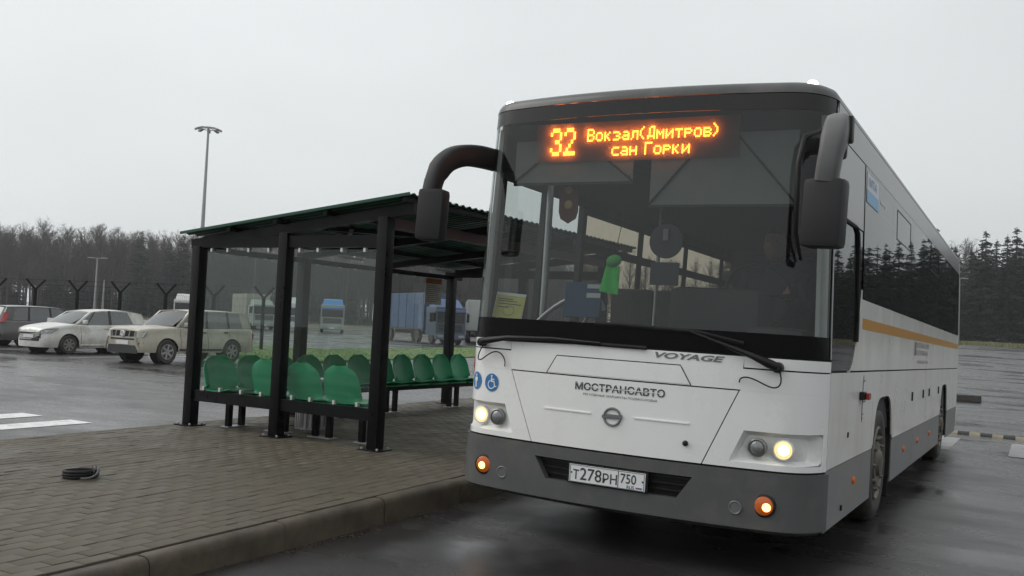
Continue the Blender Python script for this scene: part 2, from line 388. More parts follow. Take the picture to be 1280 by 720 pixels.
for k, (x, y, z, tx, ty, rz) in enumerate(spots):
    M = Matrix.Translation((x, y, z)) @ Euler((tx, ty, rz - ang)).to_matrix().to_4x4()
    if k < 300:
        o = bpy.data.objects.new('paver', proto); col.objects.link(o); o.parent = pave; o.matrix_local = M
    else:
        A = np.array(M); V.append(base @ A[:3, :3].T + A[:3, 3]); F.append(np.array(PF) + 12 * (k - 300))
o = bpy.data.objects.new('pavers', np_mesh('pavers', np.concatenate(V), np.concatenate(F), PAVER)); col.objects.link(o); o.parent = pave
tag(o, kind='stuff')
# kerb stones, 1 m each, rounded top edge, uneven joints
mb = MB(); kw = .115
for y, y2 in ((-5.6, 0), (0, 10), (10, PY1)):
    mb.add([(KX(y) + .012, y, PZ - .03), (KX(y) + kw - .012, y, PZ - .05), (KX(y2) + kw - .012, y2, PZ - .05), (KX(y2) + .012, y2, PZ - .03), (KX(y) + kw - .012, y, -.5), (KX(y2) + kw - .012, y2, -.5)], [(0, 1, 2, 3), (1, 4, 5, 2)])
kerb = tag(mb.build('kerb', MORTAR), kind='structure')
prof = [(.012, -.45), (.012, -.012), (.020, -.001), (.060, .0), (.080, -.003), (.096, -.012), (.107, -.030), (.112, -.055), (.116, -.45)]
mb = MB(); rows = []
for t in (0, .012, .03, .25, .5, .75, .97, .988, 1):
    sh = .004 if t in (0, 1) else (.0015 if t in (.012, .988) else 0)
    rows.append([(x - sh * (1 if x > .05 else -1), t * .996 + .002, z - sh) for x, z in prof])
mb.grid(rows); mb.f.append(tuple(range(len(prof)))); mb.f.append(tuple(8 * len(prof) + i for i in range(len(prof))))
ks = mb.mesh('kerb_stone', KERBM, 40)
y = PY0 + .28
while y < PY1 - 1:
    o = bpy.data.objects.new('kerb_stone', ks); col.objects.link(o); o.parent = kerb
    o.location = (KX(y) + random.uniform(-.004, .004), y, PZ + random.uniform(-.006, .004)); o.rotation_euler = (random.gauss(0, .003), random.gauss(0, .006), -ang + random.gauss(0, .002))
    y += 1.0
# dirt and leaf litter lying in the gutter along the kerb
V = []; F = []
LITTER = mat('gutter_litter', (.075, .042, .022), .6, island=.5)
for k in range(900):
    y = -4 + 11 * random.random(); x = KX(y) + kw + .004 + abs(random.gauss(0, .05)); s = random.uniform(.004, .013); a = random.random() * 6.28
    z = ground_z(x, y) + .003
    for q in range(4):
        V.append((x + s * math.cos(a + q * 1.57) * (1 if q % 2 else .55), y + s * math.sin(a + q * 1.57) * (1 if q % 2 else .55), z + (random.random() * .006 if q else 0)))
    F.append((4 * k, 4 * k + 1, 4 * k + 2, 4 * k + 3))
o = bpy.data.objects.new('gutter_litter', np_mesh('gutter_litter', np.array(V), np.array(F), LITTER)); col.objects.link(o)
tag(o, 'brown leaf litter and grit along the foot of the kerb', 'litter', kind='stuff')

# painted markings, each stripe a sheet of its own
def stripe(name, pts, label, group, n=8, mt=None):
    """pts: four corners a b c d (long edges a-b and d-c), laid 4 mm above the asphalt"""
    a, b, c, d_ = [Vector(p) for p in pts]; rows = []
    for i in range(n + 1):
        p = a.lerp(b, i / n); q = d_.lerp(c, i / n)
        rows.append([(*(p.lerp(q, t)), ground_z(*p.lerp(q, t)) + .005) for t in (0, .5, 1)])
    return tag(MB().grid(rows).build(name, mt or PAINT), label, 'road marking', group)
G1 = 'zebra stripes in the car park'
for k, x in enumerate((-9.85, -10.98, -12.1)):
    stripe('zebra_stripe', [(x, -4), (x + .03, 3.3), (x + .53, 3.3), (x + .50, -4)],
           ['white painted zebra stripe in the car park nearest the paved platform', 'white painted zebra stripe in the car park, second from the platform', 'white painted zebra stripe in the car park farthest from the platform'][k], G1)
G2 = 'zebra stripes behind the bus'
for k, x in enumerate((.72, 2.02, 3.2)):
    stripe('zebra_stripe', [(x, 10.3), (x, 12.9), (x + .5, 12.9), (x + .5, 10.3)],
           ['worn white zebra stripe on the wet road just behind the rear wheel of the bus', 'worn white zebra stripe on the wet road at the right edge of the photo', 'white zebra stripe on the road past the right edge'][k], G2, mt=PAINTW)
# parking bay lines near the cars
for k, x in enumerate((-18.9, -24.3, -29.2)):
    stripe('parking_line', [(x, 13.6), (x, 18.6), (x + .12, 18.6), (x + .12, 13.6)],
           ['thin worn white bay line on the right side of the beige off-road car', 'thin worn white bay line between the beige off-road car and the white hatchback', 'thin worn white bay line between the white hatchback and the grey estate'][k], 'parking bay lines')
# road hump behind the bus: dark and yellow segments
hump = thing('speed_hump', (0, 14.2, ground_z(2, 14.2)), 'low rubber speed hump with worn yellow segments across the road behind the bus', 'speed hump')
for k in range(34):
    x0 = -.8 + k * .19; mb = MB(); pr = [(-.24, .0), (-.2, .02), (-.1, .04), (0, .048), (.1, .04), (.2, .02), (.24, 0)]
    rows = [[(x, y, z + ground_z(x, 14.2 + y) - ground_z(2, 14.2)) for y, z in pr] for x in (x0 + .003, x0 + .187)]
    mb.grid(rows); mb.f += [tuple(range(7)), tuple(range(7, 14))]
    mb.build('hump_segment', YPAINT if k % 2 else RUBBER, hump)
# loose concrete kerb block lying on the road far behind the bus
mb = MB().box(-.36, .36, -.12, .12, 0, .2, .02)
o = mb.build('kerb_block', mat('dark_concrete', (.05, .045, .04), .6, var=(9, .3))); o.location = (.62, 24.9, ground_z(.62, 24.9)); o.rotation_euler = (0, 0, .25)
tag(o, 'dark loose concrete block on the wet road behind the bus', 'concrete block')

# ================================================================== THE BUS
# bus frame: x across (+ = driver's side), y rearwards from the nose, z up; the road under it falls a little
WHITE = mat('bus_white_paint', (.84, .845, .83), .28, var=(1.5, .02), coat=.5, bump=(2.2, .05, .02), dirt=(7, .52, (.58, .55, .49), .14, (1, 1, .22)), rvar=(3, .2, .4))
WHITE_S = mat('bus_white_side', (.76, .76, .73), .30, var=(1.5, .04), coat=.4, bump=(1.6, .05, .02), dirt=(3.2, .46, (.55, .49, .38), .42, (1, 1, .3)), rvar=(3, .25, .45))
GREYP = mat('bus_grey_bumper', (.086, .089, .089), .42, var=(3, .12), dirt=(5, .5, (.16, .145, .12), .4), bump=(60, .05, .002))
GREYS = mat('bus_grey_skirt', (.19, .195, .20), .4, var=(3, .1), dirt=(2, .45, (.22, .19, .14), .6))
GREYC = mat('bus_grey_cove', (.15, .153, .153), .34, var=(2, .06), coat=.3, dirt=(3, .5, (.17, .16, .15), .4))
GREYR = mat('bus_grey_roof', (.075, .077, .077), .45, spec=.3, var=(2, .06), coat=.3, dirt=(3, .5, (.17, .16, .15), .4))
ORANGE = mat('bus_orange_stripe', (.62, .30, .045), .35, coat=.3, dirt=(2, .5, (.42, .30, .14), .5))
SEAM = mat('seam_gasket', (.02, .02, .02), .7)
FRIT = mat('windscreen_black_border', (.004, .004, .004), .2, spec=.08)
WSG = glass('windscreen_glass', (.60, .64, .62), .01, (.012, (.35, .36, .36)), .042, 18)
SIDEG = glass('side_glass_dark', (.17, .18, .18), .012, (.02, (.2, .2, .2)), .05, 12, .72)
BRONZE = glass('side_glass_bronze', (.66, .57, .45), .01, (.03, (.35, .33, .3)), .05, 12)
CLEARG = glass('door_glass', (.90, .93, .92), .01, (.03, (.4, .4, .4)), .04, 12)
TRIM = mat('cabin_trim_grey', (.15, .155, .155), .6, var=(3, .1))
TRIMD = mat('cabin_trim_dark', (.017, .017, .018), .65, var=(4, .2))
FABRIC = mat('seat_fabric', (.045, .047, .055), .85, var=(40, .2))
BLINDM = mat('sun_blind_fabric', (.19, .20, .20), .75, var=(9, .06))
LETTER = mat('lettering_dark_grey', (.045, .047, .05), .4)
LETTERG = mat('lettering_mid_grey', (.16, .16, .165), .35)
SIGNBLUE = mat('sticker_blue', (.02, .16, .40), .4)
SIGNWHITE = mat('sticker_white', (.75, .76, .76), .4)
SIGNRED = mat('sticker_red', (.45, .03, .025), .4)
PLATEW = mat('plate_white', (.74, .75, .75), .4, dirt=(30, .55, (.45, .42, .38), .4))
CHROME = mat('lamp_reflector', (.62, .62, .62), .14, metal=1, var=(30, .2))
LAMPGREY = mat('lamp_unlit', (.22, .225, .225), .25, metal=.4, var=(90, .25))
HOUSING = mat('lamp_housing', (.76, .765, .75), .3, dirt=(9, .5, (.4, .38, .32), .4))
BEAM = mat('headlamp_bulb_lit', (.9, .85, .7), .3, emit=((1, .82, .46), 7))
BEAMR = mat('headlamp_reflector_lit', (.7, .6, .4), .3, emit=((1, .64, .24), .95))
AMBERL = mat('amber_lens', (.40, .085, .01), .2, emit=((1, .20, .02), .10))
AMBERB = mat('amber_bulb', (.9, .5, .1), .3, emit=((1, .50, .14), 5))
AMBERS = mat('amber_marker', (.40, .10, .02), .25, emit=((1, .25, .03), .06))
MARK = mat('roof_marker_lit', (.9, .9, .9), .3, emit=((1, .98, .93), 9))
LED = mat('led_orange', (.5, .1, .01), .4, emit=((1, .19, .016), 20))
LEDB = mat('display_board', (.075, .055, .055), .7)
CEIL = mat('cabin_lamp_lit', (.9, .9, .9), .4, emit=((1, 1, .98), 5))
TYRE = mat('tyre_rubber', (.022, .022, .021), .6, bump=(50, .3, .004), dirt=(4, .42, (.075, .066, .05), .7))
RIMM = mat('wheel_steel_dirty', (.15, .14, .125), .55, metal=.2, dirt=(8, .42, (.09, .074, .052), .85))
MIRG = mat('mirror_arm_grey', (.12, .123, .123), .45, spec=.35, var=(5, .08))
MIRD = mat('mirror_shell_dark', (.020, .020, .021), .5, spec=.3, var=(5, .12))

bus = thing('city_bus', (0, 0, 0), 'white and grey coach bus with lit orange route display standing at the kerb', 'bus')
bus.rotation_euler = (Matrix.Rotation(-.014889, 3, 'X') @ Matrix.Rotation(.014991, 3, 'Y')).to_euler()
BL = 11.15
# plan outline of one half, from the middle of the nose round to the rear
half = [(x, .105 * x * x) for x in np.linspace(0, 1.0, 21)]
for t in np.linspace(0, 1, 15)[1:]:
    half.append(((1 - t) ** 2 * 1.0 + 2 * t * (1 - t) * 1.2 + t * t * 1.25, (1 - t) ** 2 * .105 + 2 * t * (1 - t) * .149 + t * t * .40))
NS = len(half)
half += [(1.25, y) for y in np.linspace(.5, BL - .15, 90)]
half += [(1.25 - .15 * (1 - math.cos(a)), BL - .15 + .15 * math.sin(a)) for a in (R_(30), R_(60), R_(90))] + [(.6, BL + .03), (0, BL + .05)]
H = np.array(half); S = np.concatenate([[0], np.cumsum(np.hypot(*np.diff(H, axis=0).T))])
NRM = np.gradient(H, S, axis=0); NRM /= np.hypot(NRM[:, 0], NRM[:, 1])[:, None]
def s_x(x):                      # arc position on the nose from x
    i = NS; return math.copysign(np.interp(abs(x), H[:i, 0], S[:i]), x)
def s_y(y, side=1):              # arc position on the flank from y
    return side * np.interp(y, H[NS - 14:-6, 1], S[NS - 14:-6])
def wid(z): return 1 - .030 * max(0, (z - 1.3) / 1.6)
def lean(z): return .0 + .05 * max(0, (z - 1.3) / 1.6) ** 2 + .012 * max(0, (.9 - z))
def SP(s, z, off=0):
    a = abs(s); x = np.interp(a, S, H[:, 0]); y = np.interp(a, S, H[:, 1]); tx = np.interp(a, S, NRM[:, 0]); ty = np.interp(a, S, NRM[:, 1])
    nx, ny = ty, -tx
    sg = 1 if s >= 0 else -1
    fade = max(0, 1 - y / .6)
    return Vector((sg * (x * wid(z) + nx * off), y + lean(z) * fade + ny * off, z)), Vector((sg * nx, ny, 0))
def const(v): return v if callable(v) else (lambda *_: v)
def patch(mb, sl, sr, zb, zt, nu=24, nv=6, off=0, t=.012):
    """curved panel on the bus skin; sl, sr = f(z), zb, zt = f(s) or numbers"""
    sl, sr, zb, zt = map(const, (sl, sr, zb, zt)); rows = []; nr = []
    for i in range(nv + 1):
        row = []; nn = []
        for j in range(nu + 1):
            z = zb(0) if False else None
            u = j / nu; v = i / nv
            s0 = sl(1.0) + (sr(1.0) - sl(1.0)) * u
            for _ in range(3):
                z = zb(s0) + (zt(s0) - zb(s0)) * v; s0 = sl(z) + (sr(z) - sl(z)) * u
            p, q = SP(s0, z, off); row.append(p); nn.append(q)
        rows.append(row); nr.append(nn)
    if t is None: mb.grid(rows)
    else: mb.sheet(rows, nr, t)
    return mb
def panel(name, material, *a, parent=None, **k):
    return patch(MB(), *a, **k).build(name, material, parent or bus, 30)
def surf_line(mb, pts, wd=.006, off=.0015, n=8):
    """thin seam following (x, z) points on the nose"""
    P = []
    for (x0, z0), (x1, z1) in zip(pts, pts[1:]):
        for i in range(n): P.append((x0 + (x1 - x0) * i / n, z0 + (z1 - z0) * i / n))
    P.append(pts[-1]); mb.tube([SP(s_x(x), z, off)[0] for x, z in P], wd / 2, 5); return mb
def surf_text(name, body, x, z, height, material, parent, shear=0, width=None, off=.004, bold=0, spacing=1, slit=None):
    vs, fs = text_mesh(body, shear, spacing, bold); k = height; kx = (width / vs[:, 0].max()) if width else k
    P = [SP(s_x(x + a * kx), z + b * k, off)[0] for a, b in vs]
    return MB().add(P, fs).build(name, material, parent, fix=False)
def side_text(name, body, y, z, height, material, parent, width=None, off=.004, bold=0):
    vs, fs = text_mesh(body, 0, 1, bold); k = height; kx = (width / vs[:, 0].max()) if width else k
    return MB().add([(1.25 * wid(z) + off, y + a * kx, z + b * k) for a, b in vs], fs).build(name, material, parent, fix=False)
SC = s_y(.40); SCI = s_x(1.235)

# dark inner skin behind the panels so that the joints read as gaps
mb = MB(); patch(mb, -s_y(BL - .3), s_y(BL - .3), 1.0, 1.30, 160, 2, -.020, .01); patch(mb, -SC, SC, .30, 1.30, 60, 6, -.15, .01)
mb.build('inner_skin', DARK, bus)

# ---- bumper with its grille opening
mb = MB(); NW = lambda z: s_x(.446 + (z - .415) / .138 * .093)
patch(mb, -SC, SC, .553, .628, 60, 3, .018, .05); patch(mb, -SC, SC, .29, .415, 60, 4, .018, .05)
patch(mb, -SC, lambda z: -NW(z), .415, .553, 28, 4, .018, .05); patch(mb, lambda z: NW(z), SC, .415, .553, 28, 4, .018, .05)
rows = [[SP(s, .29, .018)[0] for s in np.linspace(-SC, SC, 61)], [SP(s, .265, -.02)[0] for s in np.linspace(-SC, SC, 61)], [SP(s, .262, -.25)[0] for s in np.linspace(-SC * .97, SC * .97, 61)]]
mb.grid(rows)
bumper = mb.build('bumper', GREYP, bus, 35)
mb = MB(); patch(mb, lambda z: -s_x(.56), lambda z: s_x(.56), .40, .57, 20, 2, -.055, .01); mb.build('grille_recess', DARK, bumper)
for zz in (.445, .485, .525):
    mb = MB(); patch(mb, lambda z: -s_x(.52), lambda z: s_x(.52), zz, zz + .014, 20, 1, -.03, .02); mb.build('grille_slat', BLACK, bumper)
mb = MB(); surf_line(mb, [(-1.2, .557), (-.57, .557)], .006, .0185); surf_line(mb, [(.57, .557), (1.2, .557)], .006, .0185)
# number plate
plate = thing('number_plate', (0, 0, 0), None, None); plate.parent = bus
mb = MB().box(-.275, .275, -.022, -.014, .418, .547, .003); mb.build('plate_frame', BLACK, plate)
mb = MB().box(-.26, .26, -.030, -.0225, .427, .539, .002); pl = mb.build('plate_sheet', PLATEW, plate)
def plate_text(body, x, z, h, wdt, material=LETTER, bold=.012):
    vs, fs = text_mesh(body, 0, 1.0, bold); kx = wdt / vs[:, 0].max()
    MB().add([(x + a * kx, -.0312, z + b * h) for a, b in vs], fs).build('plate_lettering', material, plate, fix=False)
plate_text('т278рн', 0, 0, .001, .001) if False else None
plate_text('Т', -.232, .447, .058, .042); plate_text('278', -.183, .447, .076, .150, bold=.008); plate_text('РН', -.025, .447, .058, .098)
plate_text('750', .096, .465, .058, .105); plate_text('RUS', .140, .434, .020, .05)
mb = MB(); mb.box(.078, .082, -.0316, -.030, .43, .536); mb.box(-.254, .254, -.0316, -.030, .534, .537); mb.box(-.254, .254, -.0316, -.030, .429, .432); mb.box(-.254, -.251, -.0316, -.030, .432, .534); mb.box(.251, .254, -.0316, -.030, .432, .534); mb.build('plate_border', LETTER, plate)
for q, c in enumerate((SIGNWHITE, SIGNBLUE, SIGNRED)): MB().box(.2, .24, -.0318, -.030, .449 - q * .005, .454 - q * .005).build('plate_flag', c, plate)
for x in (-.243, .243): MB().lathe([(.006, 0), (.004, -.003)], (x, -.031, .487), 'y', 10).build('plate_screw', LETTER, plate)

# ---- nose panels
HE = lambda z: .587 + (z - .649) / .452 * .196          # half-width of the bonnet flap at height z
hood = panel('bonnet_flap', WHITE, lambda z: -s_x(HE(z)), lambda z: s_x(HE(z)), .640, 1.098, 36, 8)
up = panel('nose_panel', WHITE, lambda z: -s_x(.790 + (z - 1.1) * .08), lambda z: s_x(.790 + (z - 1.1) * .08), 1.106, 1.306, 36, 4)
mb = MB(); surf_line(mb, [(-.497, 1.108), (-.426, 1.226), (.426, 1.226), (.497, 1.108)], .006); mb.build('vent_seam', SEAM, up)
panel('vent_cover', WHITE, lambda z: -s_x(.490 - (z - 1.112) * .6), lambda z: s_x(.490 - (z - 1.112) * .6), 1.112, 1.219, 30, 2, off=.0035, parent=up)
for a_, b_ in ((-.5, -.15), (.15, .5)): patch(MB(), s_x(a_), s_x(b_), .868, .876, 12, 1, .006, .008).build('bonnet_crease', WHITE, hood)
# small lock on the bonnet
MB().lathe([(.018, .0), (.018, -.006), (.008, -.012)], (.487, .016, .752), 'y', 12).build('bonnet_lock', BLACK, hood)
for s in (-1, 1):
    mb = MB(); inner = lambda z: HE(z) + .007; hi = lambda z: .745 + (z - .675) / .190 * .080
    a = lambda z: s * s_x(inner(z)) if s > 0 else -SC; b = lambda z: SC if s > 0 else s * s_x(inner(z))
    def seg(lo, hi_, zb, zt, nu=14, nv=3):
        if s > 0: patch(mb, lambda z: s_x(lo(z)), lambda z: hi_(z), zb, zt, nu, nv)
        else: patch(mb, lambda z: -hi_(z), lambda z: -s_x(lo(z)), zb, zt, nu, nv)
    seg(inner, lambda z: SC, .640, .675, 24, 2); seg(inner, lambda z: SC, .865, 1.101, 24, 5); seg(lambda z: .792, lambda z: SC, 1.1015, 1.232, 24, 3)
    seg(inner, lambda z: s_x(hi(z)), .675, .865, 5, 5); seg(lambda z: 1.2355, lambda z: SC, .675, .865, 5, 4)
    cp = mb.build('corner_panel', WHITE, bus, 30)
    mb = MB(); seg(lambda z: .806, lambda z: SC, 1.241, 1.306, 20, 2); mb.build('screen_corner_trim', WHITE, bus, 30)
    # headlamp scoop
    mb = MB(); rows = []
    ring0 = []; ring1 = []
    pts = [(hi(.675), .675), (1.0, .675), (1.15, .675), (1.225, .68), (1.235, .70), (1.235, .84), (1.228, .86), (1.1, .865), (hi(.865), .865), (hi(.77), .77)]
    cx, cz = 1.0, .765
    for x, z in pts:
        ring0.append(SP(s * s_x(x), z, -.004)[0]); xi, zi = cx + (x - cx) * .86, cz + (z - cz) * .72
        ring1.append(SP(s * s_x(xi), zi, -.050)[0])
    mb.grid([ring0 + ring0[:1], ring1 + ring1[:1]]); mb.add(ring1, [tuple(range(len(ring1)))])
    hl = mb.build('headlamp', HOUSING, bus, 30)
    for x, r, lit in ((1.06, .052, True), (.905, .046, False)):
        p, nn = SP(s * s_x(x), .767, -.03); yy = p.y
        MB().lathe([(r + .010, .025), (r + .010, -.012), (r + .002, -.016), (r, -.006)], (p.x, yy, p.z), 'y', 28).build('lamp_bezel', LAMPGREY if not lit else HOUSING, hl, 30)
        MB().lathe([(r, .012), (r, -.008), (r * .8, -.018), (r * .4, -.024), (.002, -.026)], (p.x, yy, p.z), 'y', 28).build('lit_lamp_lens' if lit else 'lamp_lens', BEAMR if lit else LAMPGREY, hl, 40)
        if lit: MB().lathe([(.034, -.016), (.031, -.026), (.017, -.031), (.002, -.032)], (p.x + .004, yy, p.z), 'y', 24).build('lit_bulb', BEAM, hl, 40)
    # fog lamp, indicator and blank caps in the bumper
    p, nn = SP(s * s_x(.963), .435, .018); yy = p.y
    MB().lathe([(.068, .03), (.068, -.006), (.058, -.010), (.056, .0)], (p.x, yy, p.z), 'y', 28).build('indicator_bezel', BLACK, bumper, 30)
    il = MB().lathe([(.056, .01), (.055, -.010), (.04, -.018), (.02, -.021), (.002, -.022)], (p.x, yy, p.z), 'y', 28).build('amber_indicator', AMBERL, bumper, 40)
    MB().lathe([(.026, -.014), (.024, -.024), (.012, -.028), (.002, -.029)], (p.x + (.018 if s > 0 else -.004), yy, p.z - .006), 'y', 20).build('lit_bulb', AMBERB, bumper, 40)
    p, nn = SP(s * s_x(.80), .404, .018)
    MB().lathe([(.042, .03), (.042, -.004), (.036, -.008), (.03, -.004), (.002, -.004)], (p.x, p.y, p.z), 'y', 24).build('bumper_cap', mat('cap_grey', (.12, .123, .123), .4), bumper, 30)
# lettering and emblem on the bonnet
tx = surf_text('operator_lettering', 'МОСТРАНСАВТО', -.272, 1.018, .044, LETTER, hood, width=.612, bold=.02)
mb = MB(); patch(mb, lambda z: s_x(-.20), lambda z: s_x(.30), 1.0385, 1.0425, 16, 1, .0048, .0005); mb.build('lettering_slit', WHITE, hood)
surf_text('slogan_lettering', 'РЕГУЛЯРНЫЕ МАРШРУТЫ ПОДМОСКОВЬЯ', -.21, .985, .013, LETTER, hood, width=.50, bold=.0)
surf_text('model_lettering', 'VOYAGE', .262, 1.262, .034, LETTERG, up, shear=.28, width=.43, bold=.03)
MB().tube([SP(s_x(.003 + .056 * math.cos(a)), .864 + .054 * math.sin(a), .006)[0] for a in np.linspace(0, 2 * math.pi, 33)], .0075, 8).build('round_emblem', LETTERG, hood, 40)
mb = MB(); patch(mb, lambda z: s_x(-.066), lambda z: s_x(.052), .852, .872, 8, 1, .010, .006); patch(mb, lambda z: s_x(-.035), lambda z: s_x(.072), .860, .880, 8, 1, .012, .006); mb.build('emblem_bar', LETTERG, hood)
# stickers on the passenger-side corner
def disc_sticker(x, z, r, material, name):
    P = [SP(s_x(x), z, .0045)[0]] + [SP(s_x(x) + r * math.cos(a), z + r * math.sin(a), .0045)[0] for a in np.linspace(0, 2 * math.pi, 29)[:-1]]
    return MB().add(P, [(0, i + 1, (i + 1) % 28 + 1) for i in range(28)]).build(name, material, bus, fix=False)
def glyph(x, z, polys, k, off=.0075):
    mb = MB()
    for q in polys: mb.add([SP(s_x(x) + a * k, z + b * k, off)[0] for a, b in q], [tuple(range(len(q)))])
    return mb
def circ(cx, cy, r, n=14): return [(cx + r * math.cos(a), cy + r * math.sin(a)) for a in np.linspace(0, 6.283, n + 1)[:-1]]
def arc(cx, cy, r, w_, a0, a1, n=12):
    o = [(cx + r * math.cos(a), cy + r * math.sin(a)) for a in np.linspace(a0, a1, n)]; i = [(cx + (r - w_) * math.cos(a), cy + (r - w_) * math.sin(a)) for a in np.linspace(a0, a1, n)]
    return [[o[k], o[k + 1], i[k + 1], i[k]] for k in range(n - 1)]
wx, wz = -.952, 1.0
d1 = disc_sticker(wx, wz, .062, SIGNBLUE, 'wheelchair_sticker')
glyph(wx, wz, [circ(.0, .72, .12), [(-.08, .56), (.1, .56), (.1, .12), (-.08, .12)], [(-.02, .42), (.42, .42), (.42, .30), (-.02, .30)], [(-.08, .2), (.42, .2), (.42, .05), (-.08, .05)], [(.30, .2), (.44, .2), (.62, -.5), (.46, -.5)], [(.5, -.5), (.78, -.42), (.78, -.32), (.5, -.38)]] + arc(.0, -.22, .52, .12, 1.9, 5.9, 18), .062).build('wheelchair_symbol', SIGNWHITE, d1, fix=False)
px_, pz_ = -1.105, 1.002
d2 = disc_sticker(px_, pz_, .062, SIGNBLUE, 'pedestrian_sticker')
glyph(px_, pz_, [circ(0, .62, .15), [(-.3, .40), (.3, .40), (.38, -.05), (.26, -.05), (.18, .25), (.18, -.75), (.03, -.75), (.03, -.1), (-.03, -.1), (-.03, -.75), (-.18, -.75), (-.18, .25), (-.26, -.05), (-.38, -.05)]], .062).build('pedestrian_symbol', SIGNWHITE, d2, fix=False)
P = MB(); ss = s_x(-1.195)
P.add([SP(ss, 1.11, .004)[0]] + [SP(ss + .05 * math.cos(a), 1.11 + .085 * math.sin(a), .004)[0] for a in np.linspace(0, 6.283, 25)[:-1]], [(0, i + 1, (i + 1) % 24 + 1) for i in range(24)]); P.build('red_sticker', SIGNRED, bus, fix=False)

# ---- windscreen
WSL, WST = 1.315, 2.925
panel('screen_border', FRIT, -SCI - .04, SCI + .04, WSL, 1.452, 50, 3, off=-.001)
panel('screen_top_border', mat('screen_top_tint', (.020, .019, .019), .25, spec=.35), -SCI - .03, SCI + .03, 2.825, WST, 50, 2, off=-.001, t=.006)
mb = MB(); rows = [[SP(s, z, -.003)[0] for s in np.linspace(-SCI - .02, SCI + .02, 61)] for z in np.linspace(1.452, 2.826, 13)]
mb.grid(rows); mb.build('windscreen', WSG, bus, 60)
# screen pillars behind the glass, and bright tubes standing in for the edge-gap highlight
for s in (-1, 1):
    mb = MB(); aa, bb = sorted((s * (SCI - .125 if s < 0 else SCI - .05), s * (SCI + .055)))
    patch(mb, aa, bb, 1.452, 2.82, 6, 10, -.03, .03); mb.build('screen_pillar', mat('pillar_grey', (.40, .41, .405), .35, var=(3, .1)), bus, 40)
    mb = MB(); mb.tube([SP(s * (SC - .02), z, .004)[0] for z in np.linspace(1.32, 2.88, 12)], .005, 6); mb.build('screen_edge_highlight', GALV, bus)
# roof: cap rounded over the nose and flanks
mb = MB(); rows = []; ssamp = np.concatenate([-S[::-1], S[1:]])
for a in np.linspace(0, R_(90), 7):
    rows.append([SP(s, 2.930 + .075 * math.sin(a), -.06 * (1 - math.cos(a)))[0] for s in ssamp])
rows.append([SP(s, 3.02, -.5)[0] if abs(SP(s, 3.0)[0].y - BL / 2) < BL / 2 - .6 else Vector((SP(s, 3.02, -.5)[0].x, min(max(SP(s, 3.0)[0].y, .62), BL - .6), 3.02)) for s in ssamp])
mb.grid(rows); mb.f.append(tuple(7 * len(ssamp) + i for i in range(len(ssamp))))
rows = [[SP(s, 2.930, 0)[0] for s in ssamp], [SP(s, 2.926, -.03)[0] for s in ssamp]]; mb.grid(rows)
roof = mb.build('roof', GREYR, bus, 40)
for s in (-1, 1):
    ml = MB().lathe([(.034, -.02), (.033, .010), (.024, .024), (.003, .030)], (s * 1.07, .30, 3.005), 'z', 16).build('lit_roof_marker', MARK, bus, 40)

# ---- flanks
def arch(y):                       # wheel opening outline: height of its edge at y, 0 outside
    best = 0
    for c in (2.80, 8.62):
        u = abs(y - c) / .585
        if u < 1: best = max(best, .30 + .73 * (1 - u ** 4.5) ** .5)
    return best
def y_of_s(s): return np.interp(abs(s), S, H[:, 1])
def flank(mb, y0, y1, zb, zt, side=1, off=0, nv=4, t=.012, step=.045):          # t = None: a single pane
    nu = max(2, int((y1 - y0) / step)); A, B2 = side * s_y(y0), side * s_y(y1)
    if side < 0: A, B2 = B2, A
    return patch(mb, A, B2, zb, zt, nu, nv, off, t)
lowb = lambda s: max(.646, min(1.2, arch(y_of_s(s))))
seams = [.408, 2.16, 3.62, 5.03, 6.09, 6.75, 7.95, 9.30, 10.9]
for a, b in zip(seams, seams[1:]):
    p = flank(MB(), a + .003, b - .003, lowb, 1.238).build('side_panel', WHITE_S, bus, 30)
    if a in (3.62, 5.03, 6.09, 6.75): MB().box(1.248, 1.262, b - .28, b - .23, .93, 1.02, .004).build('flap_latch', BLACK, p)
for a, b in ((.408, 2.215), (3.385, 5.03), (5.036, 6.75), (6.756, 8.035), (9.205, 10.9)):
    flank(MB(), a, b - .004, .266, .640, off=-.003).build('skirt_panel', GREYS, bus, 30)
flank(MB(), 10.905, 11.0, .40, 1.238).build('rear_corner', mat('rust_brown_panel', (.16, .085, .06), .6), bus)
up_ = flank(MB(), 1.50, 11.0, 1.250, 1.758, nv=4).build('waist_panel', WHITE_S, bus, 30)
flank(MB(), 1.53, 11.0, 1.545, 1.625, off=.0012, nv=1, t=.001).build('orange_stripe', ORANGE, up_)
# driver's window: dark glass with a slanted lower rear corner
DW = lambda s: 1.252 if y_of_s(s) < 1.05 else 1.252 + .55 * ((y_of_s(s) - 1.05) / .43) ** 1.8
flank(MB(), .43, 1.482, DW, 2.235, off=-.004, nv=6, t=None).build('driver_window', SIDEG, bus, 30)
flank(MB(), 1.02, 1.495, 1.250, lambda s: DW(s) - .012, nv=4).build('window_corner', WHITE_S, bus, 30)
mb = MB(); mb.tube([SP(s_y(y), z, .004)[0] for y, z in [(.62, 2.23), (1.15, 2.235), (1.24, 2.20), (1.27, 2.1), (1.30, 1.60), (1.28, 1.45)]], .012, 6); mb.build('window_frame', BLACK, bus)
flank(MB(), .43, 1.495, 2.245, 2.725, off=-.002).build('cab_upper_panel', GREYC, bus, 30)
flank(MB(), .43, 11.0, 2.732, 2.925, off=0).build('cove_panel', GREYC, bus, 30)
